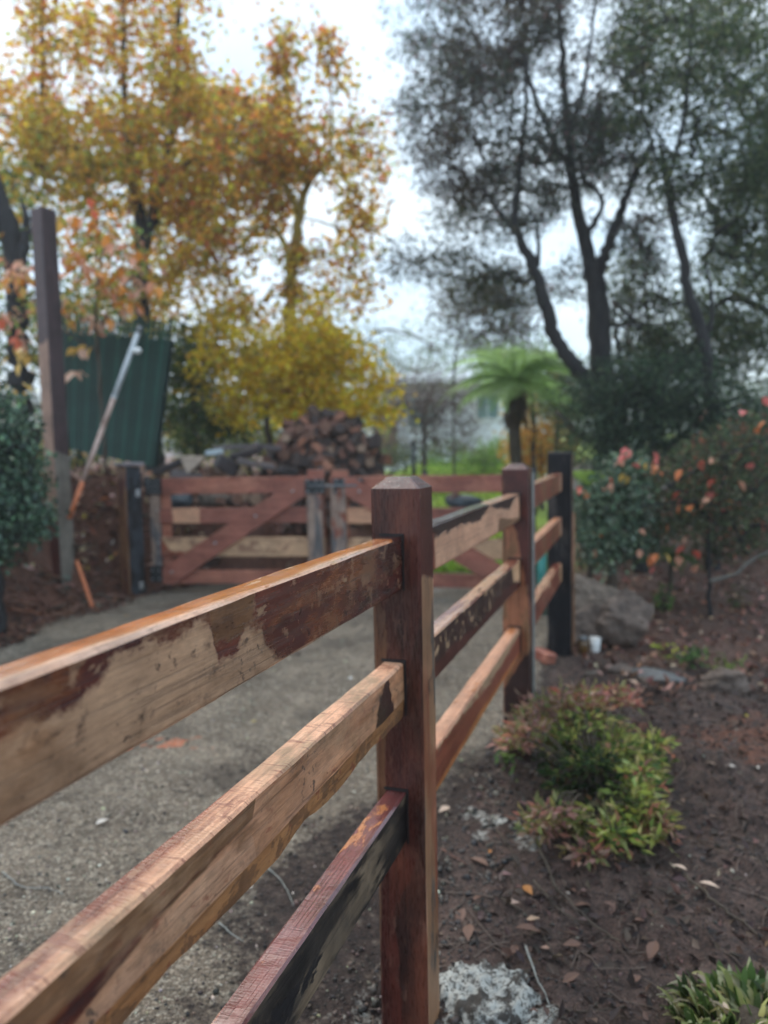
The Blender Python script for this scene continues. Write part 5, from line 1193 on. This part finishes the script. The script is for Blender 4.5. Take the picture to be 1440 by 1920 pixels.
# small seedlings
for (px, py, lab, n_, col) in [(1245, 1150, 'small leafy green seedling beside the brown boulder', 34, C3(.12, .24, .05)), (1300, 1245, 'low sprawling green weed right of the flat slate stone', 30, C3(.09, .17, .05)), (1360, 1260, 'pale green weed in the leaf litter at the right', 20, C3(.22, .26, .08)), (1255, 1235, 'yellow green seedling next to the flat slate stone', 12, C3(.35, .40, .06)), (1380, 1140, 'grey green weed standing in the leaf litter', 22, C3(.12, .14, .06)), (950, 1440, 'tiny pale weed at the foot of the second post', 10, C3(.12, .2, .06))]:
    b = G(px, py); root = empty('seedling', b, 0, lab, 'weed'); m = MB(); Q = []
    for k in range(n_//2):
        a = random.uniform(0, 6.28); h = random.uniform(.05, .26) if py < 1200 else random.uniform(.02, .10); rr = random.uniform(.02, .13)
        tip = np.array([math.cos(a)*rr, math.sin(a)*rr, h]); m.tube([(0, 0, -.01), tuple(tip*.5+np.array([0, 0, h*.2])), tuple(tip)], [.003, .002, .001], 4)
        for _ in range(5): Q.append(tip*random.uniform(.5, 1)+rng.normal(size=3)*.02)
    m.build('stem', M['bark_brown'], root); leafcloud('foliage', np.array(Q), .045, pal(len(Q), [col, tuple(c*.6 for c in col), tuple(min(.8, c*1.5) for c in col)]), M['leaf'], root, aspect=.5)

# ---------------------------------------------------------------- house
hb0 = W(695, 866, 28); hb1 = W(942, 866, 28); zf = H1(2, 28)-.3
house = empty('house', (0, 28, 0), R(-3), 'low white weatherboard house beyond the lawn, seen through the bare tree', 'house')
xl, xr = hb0.x, W(948, 866, 28).x; eave = W(820, 716, 28).z
M['wb'] = plain('weatherboard_white', C3(.74, .77, .80), C3(.85, .87, .89), 2, .5, .05)
M['roof'] = plain('roof_sheet', C3(.34, .40, .43), C3(.46, .52, .55), 2, .4, .1)
M['glass'] = plain('window_glass', C3(.10, .19, .18), C3(.20, .32, .30), 3, .08, .0)
m = MB(); m.box(((xl+xr)/2, 3, (zf+eave)/2), (xr-xl, 6, eave-zf)); wl = m.build('wall', M['wb'], house)
nb = int((eave-zf)/.19)
for i in range(nb):
    z = zf+i*.19+.1
    m = MB(); m.add([(xl-.01, -.012, z+.088), (xr+.01, -.012, z+.088), (xr+.01, -.034, z-.088), (xl-.01, -.034, z-.088), (xl-.01, .0, z-.088), (xr+.01, .0, z-.088)], [(3, 2, 1, 0), (4, 5, 2, 3)], 0, False); m.build('board', M['wb'], house)
m = MB(); V = [(xl-.5, -.8, eave+.02), (xr-.2, -.8, eave+.02), (xr-.2, 3, eave+.55), (xl-.5, 3, eave+.55), (xr-.2, 6.6, eave+.02), (xl-.5, 6.6, eave+.02)]
V += [(a, b, c+.06) for a, b, c in V]
m.add(V, [(0, 1, 2, 3), (3, 2, 4, 5), (9, 8, 7, 6), (11, 10, 8, 9), (0, 6, 7, 1), (5, 4, 10, 11), (0, 3, 9, 6), (3, 5, 11, 9), (1, 7, 8, 2), (2, 8, 10, 4)], 0, False); rf = m.build('roof', M['roof'], house)
m = MB(); m.box(((xl+xr)/2-.3, -.86, eave-.02), (xr-xl+.4, .10, .20)); m.build('gutter', M['white'], rf)
wa, wb_ = W(893, 742, 28), W(930, 784, 28)
def window(x0, x1, z0, z1, lab=None):
    w = empty('window', ((x0+x1)/2, -.04, (z0+z1)/2)); w.parent = house
    W_, H_ = x1-x0, z1-z0
    m = MB(); m.box((0, -.02, H_/2+.05), (W_+.2, .08, .09)); m.box((0, -.02, -H_/2-.05), (W_+.2, .08, .09)); m.box((-W_/2-.05, -.02, 0), (.09, .08, H_+.01)); m.box((W_/2+.05, -.02, 0), (.09, .08, H_+.01)); m.build('frame', M['white'], w)
    for k in (0, 1):
        m = MB(); m.box(((k-.5)*W_/2, -.01, 0), (W_/2-.03, .02, H_)); m.build('pane', M['glass'], w)
    m = MB(); m.box((0, -.03, 0), (.03, .05, H_)); m.build('mullion', M['white'], w)
window(wa.x, wb_.x+.05, wb_.z, wa.z)
q0, q1 = W(765, 748, 28), W(815, 800, 28); window(q0.x, q1.x, q1.z, q0.z)
m = MB(); q = W(722, 800, 28); m.box((q.x, -.04, (zf+2.1+zf)/2+.15), (.85, .06, 2.1)); m.build('door', M['firebark2'], house)
m = MB(); q = W(712, 800, 28); m.box((q.x+.35, -.09, zf+1.2), (.04, .04, .12)); m.build('handle', M['iron'], house.children[-1])
bp = W(776, 890, 18); b = H1(bp.x, 18)
r_ = empty('lamp_bollard', (bp.x, 18, b), 0, 'slim black bollard standing on the lawn left of the bare tree', 'bollard')
m = MB(); zt_ = W(776, 826, 18).z-b; m.tube([(0, 0, -.1), (0, 0, zt_*.5), (0, 0, zt_-.1)], .055, 10); m.build('shaft', M['blackiron'], r_)
m = MB(); m.tube([(0, 0, zt_-.0995), (0, 0, zt_-.02), (0, 0, zt_)], [.075, .075, .04], 10); m.build('cap', M['blackiron'], r_)

# ---------------------------------------------------------------- rocks and small things by the fence
def rock(px, py, Yd, size, lab, mat, seed, name='boulder', cat='boulder', rz=0.0, sink=.3, tilt=0.0):
    import bmesh
    bm = bmesh.new(); bmesh.ops.create_icosphere(bm, subdivisions=4, radius=1)
    cuts = [Vector(rng.normal(size=3)).normalized() for _ in range(9)]
    for v in bm.verts:
        c = v.co.copy()
        for q in cuts:
            dd = c.dot(q)-(.54+.10*abs(q.x))
            if dd > 0: c = c-q*dd*.92
        e = 1+.26*float(fbm(c.x*1.2+seed*2.3, c.y*1.2+c.z*1.9, 1.6, 6, seed % 4, .66))
        v.co = Vector((c.x*size[0]*.62*e, c.y*size[1]*.62*e, c.z*size[2]*.62*e))
    me = bpy.data.meshes.new(name); bm.to_mesh(me); bm.free(); me.materials.append(mat)
    p = W(px, py, Yd); o = bpy.data.objects.new(name, me); o.location = (p.x, p.y, H1(p.x, p.y)+size[2]*(.5-sink)); o.rotation_euler = (0, tilt, rz); link(o); return tag(o, lab, cat)
M['rock_b'] = plain('rock_brown', C3(.055, .038, .030), C3(.19, .135, .105), 9, .75, .9, 24, .03, detail=8)
rock(1128, 1100, 6.0, (.66, .58, .52), 'large boulder with a pale grey top behind the far black post', M['rock'], 1, rz=.1, sink=.20, tilt=.38)
rock(1172, 1160, 5.6, (.34, .36, .42), 'blocky brown boulder leaning on the pale topped one', M['rock_b'], 2, rz=-.3, sink=.12)
rock(1085, 1150, 5.7, (.30, .3, .36), 'rounded brown stone tucked behind the jar', M['rock_b'], 3, rz=.2, sink=.2)
rock(1236, 1240, 4.85, (.30, .24, .07), 'flat dark slate stone on the soil', M['slate'], 4, 'flat_stone', 'stone', -.5, .3)
rock(1170, 1238, 4.95, (.18, .12, .06), 'small brown stone left of the slate', M['rock_b'], 5, 'stone', 'stone', .2)
rock(1205, 1262, 4.75, (.11, .08, .05), 'small pinkish stone below the slate', M['rock'], 6, 'stone', 'stone', .7)
rock(1110, 1242, 4.95, (.14, .07, .05), 'pale flat stone in front of the white cup', M['rock'], 7, 'stone', 'stone', .2)
rock(1360, 1310, 4.7, (.34, .3, .20), 'soil covered brown lump at the right', M['rock_b'], 8, 'boulder', 'boulder', .3, .45)
p = G(1116, 1222)
cup = empty('cup', p, 0, 'white plastic cup lying beside the amber jar near the boulders', 'cup'); m = MB(); m.tube([(0, 0, 0), (0, 0, .008), (0, 0, .05), (0, 0, .098)], [.030, .031, .035, .040], 16); m.build('body', M['plastic_white'], cup)
m = MB(); m.tube([(0, 0, .094), (0, 0, .1), (0, 0, .104)], [.0425, .044, .0425], 16, cap=False); m.build('rim', M['plastic_white'], cup)
M['amber'] = plain('amber_glass', C3(.06, .03, .008), C3(.14, .07, .02), 8, .15, .05)
p = G(1093, 1224); jar = empty('jar', p, 0, 'small amber brown jar left of the white cup', 'jar'); m = MB(); m.tube([(0, 0, 0), (0, 0, .02), (0, 0, .08), (0, 0, .095)], [.034, .038, .038, .028], 14); m.build('body', M['amber'], jar)
m = MB(); m.tube([(0, 0, .0955), (0, 0, .105), (0, 0, .118)], [.032, .033, .032], 14); m.build('lid', M['iron'], jar)
p = G(1018, 1240); m = MB(); m.box((0, 0, .035), (.10, .16, .08), bev=.01); o = tag(m.build('timber_offcut', gate_red, loc=p), 'short reddish timber offcut on the ground between the second and third posts', 'timber'); o.rotation_euler = (.1, .2, .5)
M['teal'] = plain('teal_plastic', C3(.015, .16, .14), C3(.03, .24, .20), 4, .35, .05)
p = W(1016, 1090, 6.6); b = H1(p.x, 6.6); m = MB(); m.tube([(0, 0, -.02), (0, 0, .3), (0, 0, .62)], .042, 10); tag(m.build('plant_guard', M['teal'], loc=(p.x, 6.6, b)), 'teal plastic tube standing behind the gap between second and third posts', 'tube')

# fallen branches and sticks
def stick(pts, rad, mat, lab, name='stick', lift=.008, cat='stick', abs3=False):
    P = [G(px, py, lift) if not abs3 else W(px, py, yy) for px, py, *yy_ in pts for yy in [yy_[0] if yy_ else 0]]
    o0 = np.array(P[0]); q, r_ = smooth_path(P, np.linspace(rad, rad*.45, len(P)), 5); q += rng.normal(size=q.shape)*min(rad*.5, .003)
    m = MB(); m.tube(q-o0, r_, 7, jit=.08); return tag(m.build(name, mat, loc=tuple(o0)), lab, cat)
stick([(1275, 1635), (1330, 1690), (1370, 1720), (1425, 1765)], .0075, M['bark_brown'], 'long dark bent stick on the bare soil at the right')
stick([(1210, 1668), (1250, 1675), (1300, 1705)], .003, M['bark_brown'], 'thin brown twig left of the long bent stick')
stick([(1000, 1570), (1040, 1660), (1090, 1720), (1150, 1765), (1180, 1790)], .006, M['bark_brown'], 'curving root like stick below the nandina bush')
stick([(1000, 1660), (1060, 1720), (1110, 1745)], .004, M['bark_brown'], 'shorter reddish stick beside the curving one')
stick([(985, 1780), (1010, 1850), (1040, 1910)], .0035, M['twig_grey'], 'grey twig beside the white patch near the fence foot')
stick([(1040, 1900), (1090, 1906), (1150, 1903)], .003, M['bark_brown'], 'thin straight twig at the bottom edge')
stick([(828, 1598), (850, 1612), (875, 1625)], .003, M['firebark2'], 'reddish twig against the right side of the nearest post')
stick([(5, 1640), (40, 1668), (90, 1672), (120, 1680)], .0028, M['twig_grey'], 'thin twig on the driveway at the left edge')
stick([(500, 1630), (530, 1660), (552, 1705)], .0025, M['twig_grey'], 'fine twig on the driveway beyond the bottom rail')
stick([(410, 1735), (430, 1752), (456, 1770)], .0028, M['twig_grey'], 'short twig on the driveway left of the bottom rail')
stick([(930, 1560), (960, 1600), (990, 1660)], .003, M['bark_brown'], 'brown twig between the nearest post and the nandina')
stick([(940, 1690), (1000, 1730), (1040, 1800), (1060, 1815)], .003, M['bark_brown'], 'forked brown twig on the dark soil')
o = stick([(1330, 1090, 6.0), (1375, 1078, 6.0), (1410, 1050, 6.0), (1450, 1030, 6.0), (1500, 1010, 6.1)], .015, M['twig_dull'], 'pale grey fallen branch at the right edge above the leaf litter', 'fallen_branch', cat='branch', abs3=True)
stick([(1108, 826, 9.6), (1085, 812, 9.6), (1060, 790, 9.6), (1043, 770, 9.6)], .07, M['bark_brown'], 'thick sawn grey brown limb curving up beside the tree fern', 'broken_limb', cat='branch', abs3=True)
# mulch strips on the bank foot
for k in range(46):
    px, py = random.uniform(-10, 220), random.uniform(1060, 1180)
    if py > 1185-.25*px or py < 1030: continue
    p = G(px, py, .02); m = MB(); L_ = random.uniform(.08, .30); a = random.gauss(.3, .5)
    q, r_ = smooth_path([(0, 0, 0), (math.cos(a)*L_*.5, math.sin(a)*L_*.5, .03), (math.cos(a)*L_, math.sin(a)*L_, random.uniform(-.01, .02))], [.008, .012, .005], 3)
    m.tube(q, r_, 5); tag(m.build('bark_strip', [M['firebark2'], M['bark_brown'], M['fireend']][k % 3], loc=p), 'strip of reddish bark mulch at the foot of the left bank', 'bark strip', 'bark strips at the foot of the left bank')
tag(stick([(20, 1148), (55, 1150), (95, 1160)], .014, M['fireend2'], 'bright orange bark strip at the foot of the left bank', 'bark_strip', .02), group='bark strips at the foot of the left bank')

# ---------------------------------------------------------------- ground cover: pebbles, crumbs, dead leaves
def ico():
    p = (1+5**.5)/2; v = np.array([(-1, p, 0), (1, p, 0), (-1, -p, 0), (1, -p, 0), (0, -1, p), (0, 1, p), (0, -1, -p), (0, 1, -p), (p, 0, -1), (p, 0, 1), (-p, 0, -1), (-p, 0, 1)]); v /= np.linalg.norm(v[0])
    f = np.array([(0, 11, 5), (0, 5, 1), (0, 1, 7), (0, 7, 10), (0, 10, 11), (1, 5, 9), (5, 11, 4), (11, 10, 2), (10, 7, 6), (7, 1, 8), (3, 9, 4), (3, 4, 2), (3, 2, 6), (3, 6, 8), (3, 8, 9), (4, 9, 5), (2, 4, 11), (6, 2, 10), (8, 6, 7), (9, 8, 1)]); return v, f
def pebbles(name, P, r, cols, mat, label, cat):
    v, f = ico(); n = len(P); A = rng.normal(size=(n, 3, 3)); q, _ = np.linalg.qr(A)
    sc = r[:, None]*rng.uniform(.6, 1.3, (n, 3)); sc[:, 2] *= .7
    base = v[None]*(1+.18*rng.normal(size=(n, 12, 1)))
    V = np.einsum('nij,nkj->nki', q, base*sc[:, None, :])+P[:, None]
    V = V.reshape(-1, 3); Fa = (f[None]+np.arange(n)[:, None, None]*12).reshape(-1)
    me = bpy.data.meshes.new(name); me.vertices.add(len(V)); me.vertices.foreach_set('co', V.ravel())
    me.loops.add(len(Fa)); me.loops.foreach_set('vertex_index', Fa); nt = len(Fa)//3
    me.polygons.add(nt); me.polygons.foreach_set('loop_start', np.arange(nt)*3); me.polygons.foreach_set('loop_total', np.full(nt, 3)); me.polygons.foreach_set('use_smooth', np.ones(nt, bool))
    ca = me.color_attributes.new('Col', 'FLOAT_COLOR', 'POINT'); c = np.ones((n, 4)); c[:, :3] = cols; ca.data.foreach_set('color', np.repeat(c, 12, 0).ravel())
    me.materials.append(mat); me.update(); me.validate(); o = bpy.data.objects.new(name, me); link(o); return tag(o, label, cat, kind='stuff')
b = NB('stones'); c = b.n('ShaderNodeVertexColor', layer_name='Col').outputs[0]; b.principled(Base_Color=c, Roughness=.5, Normal=b.bump(b.noise(b.pos(), 300, 3), .4, .003)); M['stones'] = b.m
def scatter(n, x0, x1, y0, y1, cond):
    x = rng.uniform(x0, x1, n*4); y = y0+(y1-y0)*rng.uniform(0, 1, n*4)**1.5; m = cond(x, y); x, y = x[m][:n], y[m][:n]; return x, y
vis = lambda x, y: (np.abs(x/np.maximum(y, .2)) < .6) & (y > .9)
x, y = scatter(16000, -3.2, .8, .9, 6.5, lambda x, y: vis(x, y) & (ucoord(x, y) < -.02+.2*vn(x, y, 3, 2)) & (mudf(x, y, ucoord(x, y)) < rng.uniform(.1, 1.15, len(x))))
r = rng.lognormal(-5.95, .5, len(x)); P = np.stack([x, y, Hs(x, y)+r*.25], 1)
pebbles('gravel', P, r, pal(len(x), [C3(.26, .21, .155), C3(.12, .095, .07), C3(.46, .40, .31), C3(.04, .032, .028), C3(.62, .57, .48)], [4, 4, 2.4, 3.5, .8]), M['stones'], 'small grey and tan stones of the crushed rock driveway', 'gravel')
x, y = scatter(30000, -2.6, 3.6, .9, 7, lambda x, y: (vis(x, y) & (ucoord(x, y) > -.15)) | (vis(x, y) & (ucoord(x, y) < 0) & (mudf(x, y, ucoord(x, y)) > rng.uniform(.3, 1.0, len(x)))))
r = np.minimum(.010, rng.lognormal(-5.7, .52, len(x))); P = np.stack([x, y, Hs(x, y)+r*.2], 1)
pebbles('soil_crumbs', P, r, pal(len(x), [C3(.025, .017, .014), C3(.055, .034, .026), C3(.10, .06, .045), C3(.30, .26, .21)], [5, 5, 3, .15]), M['stones'], 'dark crumbs and clods of damp garden soil', 'soil')
# clods under the fence edge
x, y = scatter(2600, -1.2, 1.2, .9, 4.5, lambda x, y: vis(x, y) & (np.abs(ucoord(x, y)+.02) < .14))
r = np.minimum(.016, rng.lognormal(-4.8, .45, len(x))); P = np.stack([x, y, Hs(x, y)+r*.1], 1)
pebbles('edge_clods', P, r, pal(len(x), [C3(.02, .016, .014), C3(.05, .036, .028), C3(.09, .07, .055), C3(.25, .22, .18)], [5, 4, 2, .3]), M['stones'], 'dark clods along the ragged driveway edge under the fence', 'soil')
def groundleaves(name, n, box, cond, size, cols, wts, label):
    x, y = scatter(n, *box, cond); P = np.stack([x, y, Hs(x, y)+.006], 1); D = rng.normal(size=(len(x), 3)); D[:, 2] = abs(D[:, 2])*.4
    o = leafcloud(name, P, size, pal(len(x), cols, wts, var=.25), M['dryleaf'], None, aspect=.5, dirs=D, flat=.5)
    return tag(o, label, 'leaf litter', kind='stuff')
groundleaves('leaf_litter', 9000, (1.2, 7.5, 4.3, 13), lambda x, y: (x > 1.4+.3*vn(x, y, 2, 1)) & (y > 4.5+.9*vn(x, y, 1.2, 2)), .062, [C3(.16, .065, .045), C3(.28, .13, .09), C3(.44, .25, .18), C3(.06, .03, .022), C3(.58, .40, .27)], [4, 4, 2.4, 3, .9], 'brown fallen leaves carpeting the garden at the right')
groundleaves('bank_leaf_litter', 6500, (-6, -2.0, 7.5, 10), lambda x, y: sdist(x, y, BANK) > .12, .10, [C3(.38, .22, .17), C3(.58, .38, .28), C3(.6, .44, .25), C3(.10, .06, .045), C3(.55, .20, .10)], [3, 3, 1.5, 4, .8], 'tan and salmon fallen leaves on top of the left bank')
groundleaves('mulch', 5200, (-4.6, -1.9, 5.2, 8.2), lambda x, y: (sdist(x, y, BANK) > -.45+.3*vn(x, y, 2, 3)) & (sdist(x, y, BANK) < 1.6), .06, [C3(.10, .045, .032), C3(.16, .075, .05), C3(.06, .03, .022), C3(.28, .13, .08)], [4, 4, 3, 1.2], 'red brown bark mulch spilling from the left bank')
groundleaves('soil_debris', 2600, (.1, 2.6, 1.1, 5.2), lambda x, y: vis(x, y) & (ucoord(x, y) > .05), .038, [C3(.035, .022, .018), C3(.075, .045, .034), C3(.15, .09, .07), C3(.36, .24, .17)], [5, 4, 1.4, .12], 'dead leaf scraps scattered on the dark soil')
groundleaves('drive_debris', 160, (-2.8, .6, 1.3, 7.5), lambda x, y: vis(x, y) & (ucoord(x, y) < -.1), .03, [C3(.03, .022, .018), C3(.08, .05, .035), C3(.45, .30, .08)], [5, 3, .3], 'dark leaf scraps scattered on the driveway')
groundleaves('lawn_grass', 16000, (-.2, 7, 8.8, 24), lambda x, y: (sdist(x, y, BANK) < -.1) & (x > .3) & (x < 1.7+.16*(y-8)), .10, [C3(.20, .32, .03), C3(.34, .48, .05), C3(.45, .58, .08)], [2, 3, 2], 'bright green lawn grass beyond the gates')
# larger single leaves on the soil
curl = [big_leaf_mesh('fallen_leaf', c, .055, .5, 'dryleaf') for c in (C3(.42, .17, .045), C3(.60, .44, .34), C3(.16, .085, .06), C3(.62, .56, .50), C3(.55, .42, .08))]
def fleaf(px, py, mi, s, lab, group=None, rx=.2):
    p = G(px, py, .012); o = bpy.data.objects.new('fallen_leaf', curl[mi]); o.location = p; o.rotation_euler = (rx, random.uniform(-.3, .3), random.uniform(-3, 3)); o.scale = (s,)*3; link(o)
    tag(o, lab, 'leaf', group)
fleaf(982, 1668, 0, 1.1, 'curled orange brown leaf on the dark soil below the nandina bush')
fleaf(1015, 1755, 2, 1.6, 'large curled grey brown leaf in the middle of the debris', rx=.5)
fleaf(1288, 1640, 1, 1.0, 'pale leaf beside the upper end of the long bent stick'); fleaf(1310, 1668, 1, 1.2, 'pale pinkish leaf just below the long bent stick')
fleaf(1422, 1447, 3, .9, 'small white petal on the red soil at the right edge'); fleaf(1342, 1440, 1, .9, 'pale leaf on the red soil, left one of two'); fleaf(1360, 1445, 3, .8, 'pale leaf on the red soil, right one of two')
fleaf(843, 1520, 1, 1.2, 'pale tan leaf on the soil against the nearest post'); fleaf(180, 1553, 3, 1.0, 'whitish leaf lying on the driveway between the top and middle rails')
fleaf(470, 1357, 4, .6, 'tiny yellow leaf on the driveway just under the top rail'); fleaf(1400, 1350, 4, .8, 'yellow brown leaf at the right edge beside the soil lump')
fleaf(920, 1600, 0, .5, 'small bright orange leaf right of the nearest post'); fleaf(915, 1630, 2, 1.5, 'broad flat brown leaf right of the nearest post')
fleaf(1245, 1185, 1, 1.2, 'cream leaf beside the brown boulder'); fleaf(1300, 1225, 3, 1.2, 'white leaf in the low weeds right of the slate')
for (px, py) in [(870, 1710), (880, 1740), (1080, 1680), (1110, 1705), (960, 1800), (1055, 1850), (1180, 1850), (1230, 1780), (905, 1690), (1190, 1735), (1090, 1780), (1000, 1700)]:
    fleaf(px, py, 2, random.uniform(.8, 1.4), 'curled brown leaf scattered on the dark soil near the nearest post', 'curled brown leaves on the dark soil', rx=random.uniform(-.3, .6))
for (px, py, mi) in [(160, 972, 4), (156, 1008, 3), (210, 1022, 3), (165, 1070, 4), (208, 1050, 4), (214, 1044, 0), (200, 1056, 1)]:
    p = W(px, py, 7.9-.0); s_ = 1.25
    # rest on the steep face of the bank
    t_ = np.linspace(6.5, 9.5, 900); v = CM @ Vector(((px-720)/F, -(py-960)/F, -1)); v = v/v.y; kk = np.argmax(CAMZ+v.z*t_ < Hs(v.x*t_, t_)); tt = t_[kk]-.02
    o = bpy.data.objects.new('fallen_leaf', curl[mi]); o.location = (v.x*tt, tt, CAMZ+v.z*tt); o.rotation_euler = (1.2, random.uniform(-.4, .4), random.uniform(-.5, .5)); o.scale = (s_,)*3; link(o)
    tag(o, 'pale leaf caught on the steep brown face of the bank beside the black gate post', 'leaf', 'pale leaves caught on the bank face')

def footing():
    n = 46; t = np.linspace(-1, 1, n); gx, gy = np.meshgrid(t, t); rr = np.hypot(gx, gy)+.35*fbm(gx, gy, 2.2, 4, 3)
    c = G(905, 1875); hh = .050*sst((1.0-rr)/.35)+.022*fbm(gx, gy, 7, 5, 2, .7)-.02
    px, py = c.x+gx*.17, c.y+gy*.17; pz = Hs(px, py)+hh-.012*(rr > 1)
    m = MB(); m.add(np.stack([px-c.x, py-c.y, pz-c.z], 2).reshape(-1, 3), [(i*n+j, i*n+j+1, (i+1)*n+j+1, (i+1)*n+j) for i in range(n-1) for j in range(n-1)])
    return tag(m.build('concrete_footing', M['footing'], loc=tuple(c)), 'rough white concrete spilled on the ground right of the nearest post', 'concrete')
b = NB('footing_concrete'); p_ = b.pos(); n1 = b.noise(p_, 60, 6, .7); n2_ = b.noise(p_, 14, 4, .6)
cc_ = b.mix(b.step(n1, .40, .52), C3(.04, .034, .028), C3(.44, .435, .40)); cc_ = b.mix(b.step(n2_, .50, .58), cc_, C3(.045, .035, .028))
b.principled(Base_Color=cc_, Roughness=.7, Normal=b.bump(n1, .9, .01)); M['footing'] = b.m
footing()
tw = MB()
x, y = scatter(800, -.3, 3.0, 1.1, 5.5, lambda x, y: vis(x, y) & (ucoord(x, y) > -.15))
for a_, b2 in zip(x, y):
    L_ = random.uniform(.04, .22); th = random.uniform(0, 6.28); k_ = random.gauss(0, .5); q = []
    for i in range(5):
        f = i/4; xx = a_+math.cos(th+k_*f)*L_*f; yy = b2+math.sin(th+k_*f)*L_*f; q.append((xx, yy, H1(xx, yy)+.004+.01*math.sin(f*3)*random.random()))
    tw.tube(q, np.linspace(1, .5, 5)*random.uniform(.0010, .0032), 4, cap=False)
tag(tw.build('twig_litter', M['twiglit']), 'fine dead twigs lying over the dark garden soil', 'twigs', kind='stuff')
